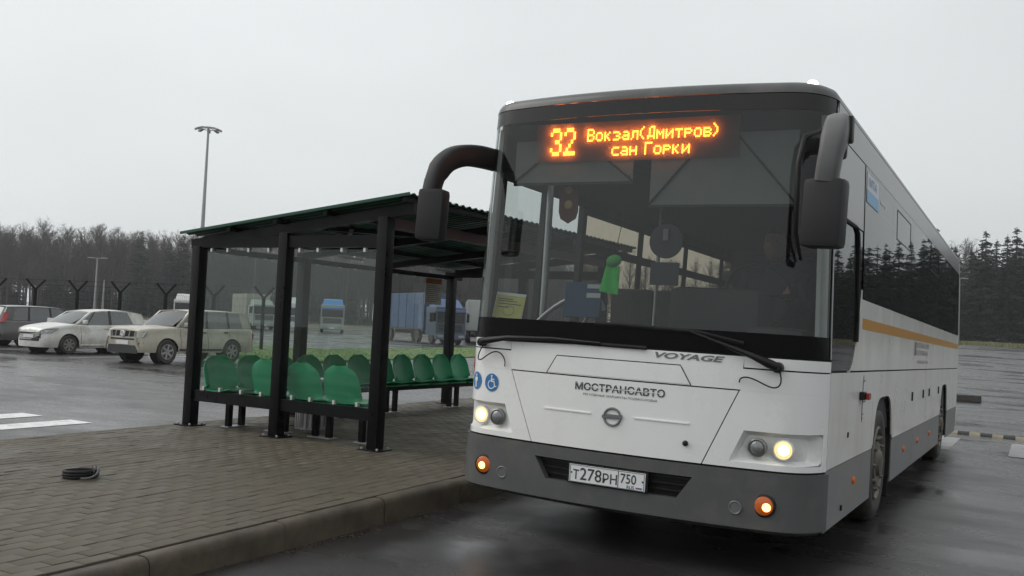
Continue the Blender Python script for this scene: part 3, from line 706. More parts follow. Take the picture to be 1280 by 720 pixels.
# long window strip of dark panes with narrow joints
pan = [1.505, 3.02, 4.53, 6.04, 7.55, 9.06, 10.2, 11.0]
for k, (a, b) in enumerate(zip(pan, pan[1:])):
    pw = flank(MB(), a + .003, b - .003, 1.766, 2.726, off=.002, nv=4, t=None).build('side_window', SIDEG, bus, 30)
    if k in (1, 3):
        mb = MB()
        for z in (2.40, 2.66): mb.beam(SP(s_y(a + .25), z, .003)[0], SP(s_y(b - .25), z, .003)[0], .004, .007)
        for y in (a + .25, b - .25): mb.beam(SP(s_y(y), 2.40, .003)[0], SP(s_y(y), 2.66, .003)[0], .004, .007, (0, 1, 0))
        mb.build('hopper_frame', BLACK, pw)
ad = flank(MB(), 1.56, 2.12, 2.47, 2.69, off=.0045, nv=1, t=.001).build('blue_white_sticker', mat('sticker_pale', (.55, .60, .64), .4), bus)
flank(MB(), 1.56, 2.12, 2.47, 2.565, off=.0058, nv=1, t=.001).build('blue_band', mat('sticker_sky_blue', (.12, .36, .60), .4), ad)
side_text('sticker_lettering', 'МТА', 1.64, 2.60, .06, SIGNBLUE, ad, width=.36, off=.008)
side_text('window_lettering', 'mosreg', 2.25, 2.56, .03, SIGNWHITE, bus, width=.3, off=.007)
side_text('side_lettering', 'МОСТРАНСАВТО', 4.98, 1.475, .05, LETTERG, bus, width=1.35, off=.004); side_text('side_lettering', 'РЕГУЛЯРНЫЕ', 4.98, 1.395, .05, LETTERG, bus, width=1.2, off=.004); side_text('side_lettering', 'МАРШРУТЫ', 5.1, 1.31, .03, LETTERG, bus, width=1.1, off=.004)
MB().box(1.254, 1.258, 4.84, 4.90, 1.39, 1.53).build('side_bracket', LETTERG, bus)
for y in (1.41, 4.25, 5.43, 6.72): MB().lathe([(.030, 0), (.028, .012), (.012, .020), (.002, .021)], (1.247, y, .485), 'x', 16).build('side_marker', AMBERS, bus, 40)
for y, z in ((1.1, .82), (.98, .35)): MB().box(1.247, 1.257, y - .015, y + .015, z - .018, z + .018, .003).build('body_clip', BLACK, bus)
# red indicator repeater on a dark foot, and small service print
rp = MB().box(1.25, 1.285, 1.50, 1.60, 1.04, 1.10, .008).build('repeater_foot', BLACK, bus); MB().box(1.286, 1.315, 1.53, 1.62, 1.045, 1.095, .01).build('red_repeater', mat('red_lens', (.35, .02, .015), .25), bus)
mb = MB()
for z, y0, y1 in ((1.17, 1.66, 1.74), (1.165, 1.655, 1.66), (1.02, 1.68, 1.78), (.93, 1.64, 1.70), (.90, 1.66, 1.68)): mb.box(1.2505, 1.2535, y0, y1, z, z + (.008 if y1 - y0 > .02 else .05))
mb.box(1.2505, 1.2535, 1.64, 1.646, .88, 1.17); mb.build('service_print', LETTER, bus)
# passenger side (door side)
flank(MB(), .408, 11.0, lambda s: max(.27, arch(y_of_s(s))), 1.238, -1).build('door_side_wall', WHITE_S, bus, 30)
flank(MB(), 1.95, 11.0, 1.242, 1.40, -1).build('door_side_waist', WHITE_S, bus, 30)
flank(MB(), .43, 11.0, 2.50, 2.925, -1).build('door_side_cove', GREYR, bus, 30)
flank(MB(), .50, 1.88, 1.242, 2.49, -1, off=-.01, t=None).build('door_glass', CLEARG, bus)
for y in (.46, 1.18, 1.90): MB().beam(SP(-s_y(y), 1.24, -.03)[0], SP(-s_y(y), 2.50, -.03)[0], .07, .05).build('door_frame', BLACK, bus)
ws = [1.96, 3.35, 4.75, 6.15, 7.55, 8.95, 10.35, 10.98]
for a, b in zip(ws, ws[1:]):
    flank(MB(), a + .06, b - .06, 1.42, 2.12, -1, off=-.01, nv=2, t=None).build('bronze_window', BRONZE, bus)
    flank(MB(), a + .06, b - .06, 2.20, 2.44, -1, off=-.01, nv=1, t=None).build('bronze_hopper', BRONZE, bus)
    mb = MB(); flank(mb, a - .06, a + .06, 1.40, 2.50, -1, off=-.008, nv=2); flank(mb, a + .06, b - .06, 2.12, 2.20, -1, off=-.008, nv=1); flank(mb, a + .06, b - .06, 2.44, 2.50, -1, off=-.008, nv=1); mb.build('window_post', TRIMD, bus)
# rear wall
mb = MB(); sr = s_y(10.98); rows = [[SP(s, z, 0)[0] for s in np.concatenate([np.linspace(sr, S[-1], 14)])] + [SP(-s, z, 0)[0] for s in np.linspace(S[-1], sr, 14)] for z in (.35, 1.2, 2.0, 2.9)]
mb.grid(rows); mb.build('rear_wall', WHITE_S, bus, 40)
# underbody and wheel wells
mb = MB(); mb.box(-1.0, 1.0, .35, 2.15, .36, .70); mb.box(-1.0, 1.0, 3.45, 7.95, .36, .70); mb.box(-1.0, 1.0, 9.25, 10.9, .36, .70); mb.box(-.55, .55, 2.1, 9.3, .40, .72); mb.build('underbody', DARK, bus)
for c in (2.80, 8.62):
    for s in (-1, 1):
        mb = MB(); pr = [(c - .585 + (1 - math.cos(a)) * .585, .30 + .74 * max(0, math.sin(a)) ** .45) for a in np.linspace(0, math.pi, 15)]
        mb.grid([[(s * 1.238, y, z) for y, z in pr], [(s * .80, y, z) for y, z in pr]]); mb.add([(s * .80, y, z) for y, z in pr], [tuple(range(15))])
        mb.build('wheel_well', DARK, bus)
# wheels
def bus_wheel(x, y, s, r=.475, wd=.27, zc=.475):
    wh = MB().lathe([(.30, -wd / 2 + .02), (r - .05, -wd / 2), (r - .012, -wd / 2 + .03), (r, -wd / 2 + .07), (r, wd / 2 - .07), (r - .012, wd / 2 - .03), (r - .05, wd / 2), (.36, wd / 2 + .004), (.30, wd / 2 - .02)], (0, 0, 0), 'x', 40).build('wheel', TYRE, bus, 40)
    wh.location = (x, y, zc)
    rim = MB().lathe([(.305, -.1), (.305, wd / 2 - .01), (.29, wd / 2 + .003), (.275, wd / 2 - .01), (.25, wd / 2 - .07), (.18, wd / 2 - .05), (.17, wd / 2 + .0), (.11, wd / 2 + .0), (.10, wd / 2 + .025), (.06, wd / 2 + .035), (.002, wd / 2 + .036)], (0, 0, 0), 'x', 32).build('rim', RIMM, wh, 40)
    mb = MB()
    for k in range(10):
        a = k * math.tau / 10; mb.lathe([(.017, -.08), (.017, .035), (.010, .05)], (wd / 2 - .03, .215 * math.cos(a), .215 * math.sin(a)), 'x', 8)
    mb.build('wheel_nuts', RIMM, wh, 30)
    if s < 0: wh.rotation_euler = (0, 0, math.pi)
    return wh
for c in (2.80, 8.62):
    for s in (-1, 1): bus_wheel(s * 1.085, c, s)
# mud flap behind the front wheel
MB().box(.9, 1.22, 3.42, 3.43, .12, .5).build('mud_flap', RUBBER, bus)

# ---- mirrors
def swept(path, sizes, n=14):
    """rounded section swept along a path; sizes = (half width, half height)"""
    mb = MB(); pts = [Vector(p) for p in path]; rows = []; ref = Vector((0, 0, 1))
    for i, p in enumerate(pts):
        t = (pts[min(i + 1, len(pts) - 1)] - pts[max(i - 1, 0)]).normalized()
        a = t.cross(Vector((0, 0, 1)) if abs(t.z) < .95 else Vector((0, -1, 0)))
        a = Vector((1, 0, 0)) - t * t.x if abs(t.x) < .8 else Vector((0, 1, 0)) - t * t.y
        a.normalize(); b = t.cross(a).normalized(); hw, hh = sizes[i]
        rows.append([p + a * hw * math.copysign(abs(math.cos(q)) ** .45, math.cos(q)) + b * hh * math.copysign(abs(math.sin(q)) ** .45, math.sin(q)) for q in np.linspace(0, math.tau, n + 1)[:-1]])
    mb.grid(rows, True); mb.f += [tuple(range(n)), tuple((len(pts) - 1) * n + j for j in range(n))]
    return mb
def bez(p, n=12):
    p = [Vector(q) for q in p]; out = []
    for t in np.linspace(0, 1, n):
        q = p[:]
        while len(q) > 1: q = [a.lerp(b, t) for a, b in zip(q, q[1:])]
        out.append(q[0])
    return out
# driver's side
path = bez([(1.235, .40, 2.60), (1.30, .05, 2.70), (1.375, -.34, 2.72), (1.33, -.36, 2.50), (1.305, -.31, 2.30)], 16)
arm = swept(path, [(.045, .05)] * 4 + [(.055, .065)] * 4 + [(.065, .075)] * 4 + [(.06, .07)] * 4).build('mirror_arm', MIRG, bus, 50)
mb = MB().box(-.112, .112, -.075, .065, -.19, .19, .035); hd = mb.build('mirror_head', MIRD, bus, 40); hd.location = (1.303, -.30, 2.118); hd.rotation_euler = (0, R_(1.5), R_(-6))
MB().box(-.095, .095, .066, .070, -.165, .165).build('mirror_glass', mat('mirror_silver', (.7, .7, .7), .03, metal=1), hd)
br = MB().box(-.022, .022, -.035, .035, -.075, .075, .014).build('mirror_bracket', BLACK, bus, 40); br.location = (1.392, -.20, 2.60)
# passenger side
path = bez([(-1.18, .42, 2.61), (-1.22, .20, 2.61), (-1.27, -.02, 2.62), (-1.33, -.22, 2.56), (-1.335, -.25, 2.28)], 18)
swept(path, [(.042, .080)] * 6 + [(.05, .078)] * 6 + [(.055, .074)] * 3 + [(.052, .062)] * 3).build('mirror_arm', MIRD, bus, 50)
mb = MB().box(-.098, .098, -.07, .06, -.178, .178, .032); hd = mb.build('mirror_head', MIRD, bus, 40); hd.location = (-1.312, -.25, 2.122); hd.rotation_euler = (0, R_(1.5), R_(8))
MB().box(-.08, .08, .061, .065, -.15, .15).build('mirror_glass', MATS['mirror_silver'], hd)
# inner kerb-view mirror stalk on the driver's side of the glass
MB().tube([(1.16, .20, 2.70), (1.10, .02, 2.62), (1.09, -.04, 2.45), (1.085, .0, 2.05), (1.10, .10, 1.9)], [.015, .020, .019, .016, .010], 10).build('mirror_stay', BLACK, bus, 60)

# ---- wipers with washer hoses
def on_glass(x, z, off): return SP(s_x(x), z, off)[0]
wl = MB().tube([on_glass(-1.045, 1.275, .035), on_glass(-1.0, 1.285, .06), on_glass(-.80, 1.318, .05), on_glass(-.45, 1.333, .035), on_glass(-.1, 1.325, .03)], [.022, .026, .017, .012, .008], 8).build('wiper', BLACK, bus, 60)
MB().tube([on_glass(-.86, 1.305, .018), on_glass(-.3, 1.318, .018), on_glass(.21, 1.315, .018)], .011, 6, squash=(.6, 1.3)).build('wiper_blade', RUBBER, wl)
MB().lathe([(.03, .02), (.03, -.03), (.02, -.04)], on_glass(-1.045, 1.275, .02), 'y', 14).build('wiper_pivot', BLACK, wl, 40)
wr = MB().tube([on_glass(1.0, 1.255, .035), on_glass(.95, 1.275, .06), on_glass(.86, 1.312, .05), on_glass(.66, 1.378, .035), on_glass(.48, 1.435, .03)], [.026, .028, .020, .012, .008], 8).build('wiper', BLACK, bus, 60)
MB().tube([on_glass(.80, 1.385, .018), on_glass(.52, 1.437, .018), on_glass(.0, 1.452, .018), on_glass(-.15, 1.45, .018)], .010, 6, squash=(.6, 1.3)).build('wiper_blade', RUBBER, wr)
MB().lathe([(.032, .02), (.032, -.03), (.02, -.04)], on_glass(1.0, 1.255, .02), 'y', 14).build('wiper_pivot', BLACK, wr, 40)
MB().tube(bez([on_glass(1.0, 1.25, .04), on_glass(1.06, 1.12, .06), on_glass(.96, 1.06, .05), on_glass(.93, 1.20, .05), on_glass(.78, 1.22, .04), on_glass(.785, 1.15, .012)], 20), .0045, 6).build('washer_hose', BLACK, wr)
MB().tube(bez([on_glass(-1.02, 1.26, .03), on_glass(-1.12, 1.16, .04), on_glass(-1.06, 1.03, .04), on_glass(-.97, 1.22, .045), on_glass(-.93, 1.30, .04), on_glass(-.80, 1.20, .03), on_glass(-.84, 1.12, .012)], 20), .0045, 6).build('washer_hose', BLACK, wl)

# ---- route display: LED dots behind the glass
FONT = {'3': '01110 10001 00001 00110 00001 10001 01110', '2': '01110 10001 00001 00010 00100 01000 11111', 'В': '11110 10001 10001 11110 10001 10001 11110',
        'о': '00000 00000 01110 10001 10001 10001 01110', 'к': '00000 00000 10010 10100 11000 10100 10010', 'з': '00000 00000 11110 00001 00110 00001 11110',
        'а': '00000 00000 01110 00001 01111 10001 01111', 'л': '00000 00000 01111 01001 01001 01001 10001', '(': '0010 0100 1000 1000 1000 0100 0010', ')': '1000 0100 0010 0010 0010 0100 1000',
        'Д': '00111 01001 01001 01001 01001 11111 10001', 'м': '00000 00000 10001 11011 10101 10001 10001', 'и': '00000 00000 10001 10011 10101 11001 10001', 'т': '00000 00000 11111 00100 00100 00100 00100',
        'р': '00000 00000 11110 10001 11110 10000 10000', 'в': '00000 00000 11110 10001 11110 10001 11110', 'с': '00000 00000 01111 10000 10000 10000 01111', 'н': '00000 00000 10001 10001 11111 10001 10001',
        'Г': '11111 10000 10000 10000 10000 10000 10000', ' ': '000 000 000 000 000 000 000'}
disp = MB().box(-.80, .62, .322, .40, 2.585, 2.83, .006).build('route_display', LEDB, bus)
def led(body, x0, x1, z0, z1, name, rep=1, th=.5):
    cells = []; cx = 0
    for ch in body:
        g = FONT[ch].split(); wdt = len(g[0])
        for r, row in enumerate(g):
            for c, b in enumerate(row):
                if b == '1': cells.append((cx + c, 6 - r))
        cx += wdt + 1
    W_ = cx - 1; kx = (x1 - x0) / W_; kz = (z1 - z0) / 7; mb = MB()
    for c, r in cells:
        for i in range(rep):
            for j in range(rep):
                X = x0 + (c + (i + .5) / rep) * kx; Z = z0 + (r + (j + .5) / rep) * kz; hx = kx / rep * th * 1.15; hz = kz / rep * th * 1.15
                mb.add([(X - hx, .300, Z), (X - hx * .7, .300, Z - hz * .7), (X, .300, Z - hz), (X + hx * .7, .300, Z - hz * .7), (X + hx, .300, Z), (X + hx * .7, .300, Z + hz * .7), (X, .300, Z + hz), (X - hx * .7, .300, Z + hz * .7)], [tuple(range(8))])
    return mb.build(name, LED, disp, fix=False)
dc = bpy.data.materials.new('led_halo_film'); dc.use_nodes = True; n_ = dc.node_tree; n_.nodes.clear()  # added translucent sheet that spreads the LED light into a halo
o_ = n_.nodes.new('ShaderNodeOutputMaterial'); a_ = n_.nodes.new('ShaderNodeBsdfTransparent'); b_ = n_.nodes.new('ShaderNodeBsdfTranslucent'); b_.inputs[0].default_value = (.9, .8, .75, 1); x_ = n_.nodes.new('ShaderNodeMixShader'); x_.inputs[0].default_value = .30
n_.links.new(a_.outputs[0], x_.inputs[1]); n_.links.new(b_.outputs[0], x_.inputs[2]); n_.links.new(x_.outputs[0], o_.inputs[0])
MB().add([(-.82, .268, 2.565), (.64, .268, 2.565), (.64, .268, 2.84), (-.82, .268, 2.84)], [(0, 1, 2, 3)]).build('led_halo_sheet', dc, disp, fix=False)
led('32', -.725, -.53, 2.62, 2.815, 'route_number', 2, .5)
led('Вокзал(Дмитров)', -.44, .50, 2.712, 2.80, 'destination_line')
led('сан Горки', -.25, .305, 2.607, 2.693, 'destination_line')

# ---- inside
mb = MB(); mb.box(-1.18, 1.18, .55, 10.95, .70, .74); mb.build('cabin_floor', TRIMD, bus)
mb = MB(); mb.box(-1.12, 1.12, .60, 10.95, 2.56, 2.60); mb.build('cabin_ceiling', TRIMD, bus)
mb = MB(); mb.box(-1.18, 1.18, 10.9, 10.95, .74, 2.56); mb.build('cabin_rear_wall', TRIMD, bus)
mb = MB(); mb.box(1.19, 1.21, .6, 10.9, .74, 1.76); mb.box(-1.21, -1.19, 1.95, 10.9, .74, 1.40); mb.build('cabin_lining', TRIMD, bus)
dash = MB().box(-1.16, 1.16, .26, .62, 1.10, 1.42, .06); dash.box(.16, .78, .45, .85, 1.30, 1.74, .06); dash.box(.70, 1.08, .40, .8, 1.30, 1.50, .06); dash.box(-1.1, .1, .30, .70, 1.34, 1.44, .04); dash.build('dashboard', TRIMD, bus, 40)
for s, x0, x1, zb in ((0, -1.02, -.10, 2.43), (1, .03, 1.00, 2.265)):
    bl = MB().box(x0, x1, .34, .346, zb, 2.74).build('sun_blind', BLINDM, bus)
    mb = MB(); c = (x0 + x1) / 2
    for a, b in (((x0, zb + .01), (c - .1, 2.72)), ((x1, zb + .01), (c + .1, 2.72))): mb.tube([(a[0], .332, a[1]), (b[0], .332, b[1])], .007, 6)
    mb.box(x0, x1, .33, .35, zb - .012, zb + .006); mb.build('blind_arm', TRIMD, bl)
mb = MB(); mb.box(-1.18, 1.18, .42, .60, 2.58, 2.88); mb.build('header_panel', TRIMD, bus)
def rail(pts, r=.018, name='handrail'): return MB().tube(pts, r, 8).build(name, GALV if r > .015 else STAIN, bus, 60)
rail([(-1.06, 1.0, .75), (-1.06, 1.0, 2.55)], .028); rail([(-.52, 2.0, .75), (-.50, 2.0, 2.55)], .016); rail(bez([(-1.0, .72, 1.40), (-.80, .72, 1.62), (-.62, .74, 1.72), (-.44, .76, 1.68), (-.44, .77, 1.56)], 14), .018); rail([(-.48, .78, 1.64), (-.62, .8, 1.44)], .016)
# seats in pairs, two columns
seat = MB().box(-.43, .43, .0, .42, 1.05, 1.17, .04); seat.box(-.43, -.01, .36, .48, 1.10, 1.83, .05); seat.box(.01, .43, .36, .48, 1.10, 1.83, .05); seat.box(-.38, .38, .1, .4, .74, 1.06)
sm = seat.mesh('passenger_seat', FABRIC, 40)
for r in range(9):
    for s in (-1, 1):
        if r == 0 and s > 0: continue
        o = bpy.data.objects.new('passenger_seat', sm); col.objects.link(o); o.parent = bus; o.location = (s * .74, 2.2 + r * .92, 0)
MB().box(.26, 1.15, 1.55, 1.60, .75, 2.1, .01).build('driver_screen', TRIMD, bus)
ds = MB().box(.42, .94, 1.10, 1.50, 1.22, 1.38, .05); ds.box(.44, .92, 1.42, 1.54, 1.34, 2.05, .05); ds.box(.55, .8, 1.42, 1.52, 2.06, 2.22, .04); ds.box(.5, .86, 1.15, 1.45, .74, 1.22); ds.build('driver_seat', FABRIC, bus, 40)
sw = MB().tube([(.68 + .225 * math.cos(a), .80 - .09 * math.sin(a), 1.72 + .205 * math.sin(a)) for a in np.linspace(0, math.tau, 33)], .014, 8)
sw.tube([(.47, .80, 1.72), (.89, .80, 1.72)], .014, 6); sw.tube([(.68, .80, 1.72), (.68, .89, 1.45)], .014, 6); sw.build('steering_wheel', BLACK, bus, 60)
for x, y in ((-.98, .68), (-.80, .95), (-.2, 6.4)): MB().lathe([(.045, 0), (.045, -.012), (.01, -.02)], (x, y, 2.56), 'z', 14).build('cabin_lamp', CEIL, bus)
# dark disc and panel modelled behind the glass in place of a reflection
dk = MB(); dk.lathe([(.115, .0), (.115, .01)], (.195, .26, 2.02), 'y', 28); dk.box(.10, .295, .255, .265, 1.73, 1.88); dk.build('screen_reflection', mat('reflection_dark', (.010, .009, .016), .5), bus)
mb = MB(); mb.box(.175, .215, .245, .252, 2.02, 2.10, .006); mb.build('reflection_mark', TRIM, bus)

# ================================================================== THINGS INSIDE THE BUS (their own objects, carried by it)
BM = bus.rotation_euler.to_matrix().to_4x4()
def bw(p): return BM @ Vector(p)
# driver: one continuous skinned body, seated, hands on the wheel
def skin_person(name, joints, edges, material, parent, lvl=2):
    me = bpy.data.meshes.new(name); me.from_pydata([j[0] for j in joints], edges, [])
    o = bpy.data.objects.new(name, me); col.objects.link(o)
    md = o.modifiers.new('skin', 'SKIN'); md.use_smooth_shade = True
    for v, j in zip(me.skin_vertices[0].data, joints): v.radius = (j[1], j[2] if len(j) > 2 else j[1])
    me.skin_vertices[0].data[0].use_root = True
    sb = o.modifiers.new('sub', 'SUBSURF'); sb.levels = lvl; sb.render_levels = lvl
    ev = o.evaluated_get(bpy.context.evaluated_depsgraph_get()); m2 = bpy.data.meshes.new_from_object(ev)
    o.modifiers.clear(); o.data = m2; m2.materials.clear(); m2.materials.append(material)
    if parent: o.parent = parent
    return o
SKIN = mat('skin', (.30, .18, .13), .6); CLOTH = mat('dark_jacket', (.028, .030, .036), .8, var=(12, .2)); HAIR = mat('dark_hair', (.02, .016, .013), .6)
drv = thing('person', bw((.66, 1.25, 1.36)), 'driver in a dark jacket sitting behind the steering wheel of the bus', 'person'); drv.rotation_euler = bus.rotation_euler
J = [((0, .02, .08), .17, .13), ((0, .05, .28), .155, .12), ((0, .06, .44), .18, .12), ((0, .05, .56), .10, .09), ((0, .03, .63), .058, .06),
     ((.19, .05, .50), .075), ((.26, -.05, .28), .055), ((.20, -.30, .34), .042), ((.19, -.37, .38), .034),
     ((-.19, .05, .50), .075), ((-.26, -.05, .28), .055), ((-.20, -.30, .34), .042), ((-.19, -.37, .38), .034),
     ((.10, -.10, .05), .10), ((.13, -.42, .06), .075), ((.13, -.46, -.32), .05), ((-.10, -.10, .05), .10), ((-.13, -.42, .06), .075), ((-.13, -.46, -.32), .05)]
E_ = [(0, 1), (1, 2), (2, 3), (3, 4), (2, 5), (5, 6), (6, 7), (7, 8), (2, 9), (9, 10), (10, 11), (11, 12), (0, 13), (13, 14), (14, 15), (0, 16), (16, 17), (17, 18)]
skin_person('body', J, E_, CLOTH, drv)
bm = bmesh.new(); bmesh.ops.create_uvsphere(bm, u_segments=20, v_segments=16, radius=1)
for v in bm.verts:
    x, y, z = v.co; f = max(0, -y); v.co = Vector((x * .078, y * .098 - .008 * f * (z < 0), z * .118 - (.01 if z < -.4 and y < 0 else 0)))
    if y < -.6 and abs(x) < .22 and -.35 < z < .12: v.co.y -= .022 * (1 - abs(x) / .22)
hm = MB(); hm.bm(bm)
for s in (-1, 1): hm.lathe([(.018, 0), (.014, .008)], (s * .076, .0, -.01), 'x', 8)
head = hm.build('head', SKIN, drv, 60); head.location = (0, .005, .76)
mb = MB()
for s in (-1, 1): mb.lathe([(.008, 0), (.006, -.004)], (s * .03, -.088, .012), 'y', 8)
mb.build('face_features', HAIR, head)
bm = bmesh.new(); bmesh.ops.create_uvsphere(bm, u_segments=18, v_segments=12, radius=1)
bmesh.ops.delete(bm, geom=[v for v in bm.verts if v.co.z < -.25 or (v.co.y < -.35 and v.co.z < .45)], context='VERTS')
for v in bm.verts: v.co = Vector((v.co.x * .084, v.co.y * .104 + .004, v.co.z * .124 + .004))
hm = MB(); hm.bm(bm); hm.build('hair', HAIR, head, 60)
for s in (-1, 1):        # hands closed on the rim
    for k in range(4):
        z0 = .405 - k * .019
        MB().tube([(s * .185, -.37, z0), (s * .200, -.415, z0 + .004), (s * .222, -.43, z0), (s * .232, -.41, z0 - .004)], [.010, .0095, .009, .007], 6).build('finger', SKIN, drv, 60)
    MB().tube([(s * .19, -.365, .40), (s * .205, -.39, .43), (s * .225, -.40, .44)], [.011, .010, .008], 6).build('thumb', SKIN, drv, 60)
    MB().tube([(s * .19, -.345, .375), (s * .195, -.39, .375)], [.030, .030], 10).build('palm', SKIN, drv, 60)
# yellow notice propped in the corner of the screen
yn = thing('paper_notice', bw((-.985, .30, 1.455)), 'yellow paper notice propped behind the lower left corner of the windscreen', 'notice'); yn.rotation_euler = (R_(-10), R_(4), R_(-6))
YEL = mat('yellow_paper', (.52, .50, .16), .7, var=(9, .15), dirt=(14, .52, (.42, .42, .34), .8))
MB().box(-.125, .125, 0, .003, 0, .165).build('sheet', YEL, yn); MB().box(-.135, .125, .004, .006, .0, .185).build('backing_sheet', PAPER, yn)
mb = MB()
for z, a, b in ((.135, -.11, .02), (.120, -.11, .06), (.10, -.10, .10), (.075, -.1, .0)): mb.box(a, b, -.0015, -.0005, z, z + .006)
mb.tube([(.0 + .05 * math.cos(a), -.001, .055 + .035 * math.sin(a)) for a in np.linspace(0, 6.28, 17)], .0015, 4); mb.build('print', LETTER, yn)
# green hanging cloth figure in the middle of the screen
GRN = mat('bright_green_cloth', (.035, .55, .075), .7, var=(14, .12)); GRN2 = mat('green_hood', (.06, .36, .08), .7)
gp = thing('green_pennant', bw((-.237, .36, 1.67)), 'bright green cloth pennant hanging behind the middle of the windscreen', 'pennant'); gp.rotation_euler = (0, R_(9), R_(-4))
rows = []
for i in range(11):
    t = i / 10; wv = .078 - .030 * t; rows.append([(x * wv, .010 * math.sin(x * 5 + t * 3) * (1 - t * .4), .19 * t) for x in np.linspace(-1, 1, 9)])
mb = MB(); mb.sheet(rows, [[(0, -1, 0)] * 9] * 11, .006); mb.build('cloth', GRN, gp, 60)
bm = bmesh.new(); bmesh.ops.create_uvsphere(bm, u_segments=14, v_segments=10, radius=1)
for v in bm.verts: v.co = Vector((v.co.x * .055 + .012 * v.co.z, v.co.y * .03, v.co.z * .045 + .222))
hm = MB(); hm.bm(bm); hm.build('knot', GRN2, gp, 60); MB().tube([(0, 0, .26), (.01, 0, .5), (.0, 0, .82)], .0025, 5).build('cord', BLACK, gp)
# red and gold hanging pennant
rp_ = thing('red_pennant', bw((-.61, .42, 2.24)), 'dark red pennant with gold pattern hanging high behind the windscreen', 'pennant')
mb = MB(); ol = [(-.075, .0), (-.06, -.05), (0, -.085), (.06, -.05), (.075, 0), (.075, .25), (-.075, .25)]
mb.add([(x, 0, z) for x, z in ol] + [(x, .008, z) for x, z in ol], [tuple(range(7)), tuple(range(7, 14))] + [(i, (i + 1) % 7, 7 + (i + 1) % 7, 7 + i) for i in range(7)]); mb.build('cloth', mat('dark_red_cloth', (.09, .015, .018), .8), rp_)
mb = MB(); [mb.lathe([(.032, 0), (.02, -.004)], (0, -.001, z), 'y', 10) for z in (.16, .05)]; mb.build('gold_pattern', mat('gold_thread', (.38, .24, .07), .5), rp_)
# blue folder on the dashboard
bf = thing('blue_folder', bw((-.56, .66, 1.50)), 'dark blue folder standing on the dashboard beside the hanging green cloth', 'folder'); bf.rotation_euler = (R_(-8), 0, R_(5))
MB().box(-.15, .13, 0, .02, 0, .26, .004).build('cover', mat('blue_card', (.014, .06, .15), .5), bf)
mb = MB(); mb.box(.02, .125, -.003, -.001, .215, .245); mb.box(.02, .125, -.003, -.001, .145, .18); mb.build('white_bands', PAPER, bf)

# ================================================================== SHELTER
SH = thing('bus_shelter', (-2.97, 1.50, PZ), 'black steel bus shelter with glass walls and a sloping green corrugated roof', 'shelter', rz=-.025)
# local frame: x from the kerb-side post (0) to the back posts (-2.5), y along the platform
PW = .058
def rz_(x): return 2.025 + (x + 2.63) * .108          # height of the roof sheets
def post(x, y, h, nm='post'):
    p = MB().box(x - PW, x + PW, y - PW, y + PW, .012, h, .006).build(nm, STEELBLK, SH, 30)
    MB().box(x - .12, x + .12, y - .11, y + .11, .0, .012, .002).build('foot_plate', STEELBLK, p)
    for a in (-.09, .09):
        for b in (-.08, .08): MB().lathe([(.012, .012), (.012, .026), (.006, .03)], (x + a, y + b, 0), 'z', 6).build('anchor_bolt', GALV, p)
    return p
BY = [0, 1.6, 3.2, 4.78]
for y in BY: post(-2.5, y, 1.90)
post(-1.25, 0, 2.03); post(0, 0, 2.17); post(0, 4.78, 2.17); post(-1.25, 4.78, 2.03)
def beam(nm, a, b, w_, h_, m_=None): return MB().beam(a, b, w_, h_).build(nm, m_ or STEELBLK, SH)
beam('top_beam', (-2.44, 0, 1.945), (-.06, 0, 1.945), .07, .115); beam('top_beam', (-2.44, 4.78, 1.945), (-.06, 4.78, 1.945), .07, .115)
for y, w_, h_ in ((0, .075, .10), (1.6, .06, .08), (3.2, .06, .08), (4.78, .075, .10)): beam('rafter', (-2.60, y, 1.925), (.34, y, 2.243), w_, h_)
beam('wall_plate', (-2.5, .06, 1.88), (-2.5, 5.0, 1.88), .08, .06); beam('wall_plate', (0, .06, 2.12), (0, 5.0, 2.12), .09, .10, BROWN)
for k, x in enumerate((-1.95, -1.3, -.65, .30)): beam('purlin', (x, -.13, rz_(x) - .028), (x, 5.0, rz_(x) - .028), .05, .045)
beam('brace', (-.75, .05, 2.08), (-.05, 1.5, 2.12), .05, .05); beam('brace', (-1.85, 1.55, 1.965), (-.5, .1, 2.09), .04, .04)
# end wall: lower rail, two panes, clamps
beam('lower_rail', (-2.44, 0, .322), (-1.31, 0, .322), .06, .115); beam('lower_rail', (-1.19, 0, .322), (-.06, 0, .322), .06, .115)
def clamp(x, y, z, ax):
    return MB().box(x - .014, x + .014, y - .018, y + .018, z - .021, z + .021, .003).build('glass_clamp', CLAMPM, SH)
for x0, x1 in ((-2.42, -1.33), (-1.17, -.08)):
    MB().box(x0, x1, -.004, .004, .40, 1.865).build('glass_pane', SGLASS, SH)
    for t in (.10, .32, .60, .86):
        x = x0 + (x1 - x0) * t; clamp(x, 0, .402, 0); clamp(x, 0, 1.862, 0)
# back wall
for a, b in zip(BY, BY[1:]):
    beam('lower_rail', (-2.5, a + .06, .322), (-2.5, b - .06, .322), .05, .09)
    w2 = (b - a - .20) / 2
    for q in range(2):
        y0 = a + .09 + q * (w2 + .02)
        MB().box(-2.504, -2.496, y0, y0 + w2, .40, 1.865).build('glass_pane', SGLASS, SH)
        for t in (.2, .8): clamp(-2.5, y0 + w2 * t, .40, 1); clamp(-2.5, y0 + w2 * t, 1.866, 1)
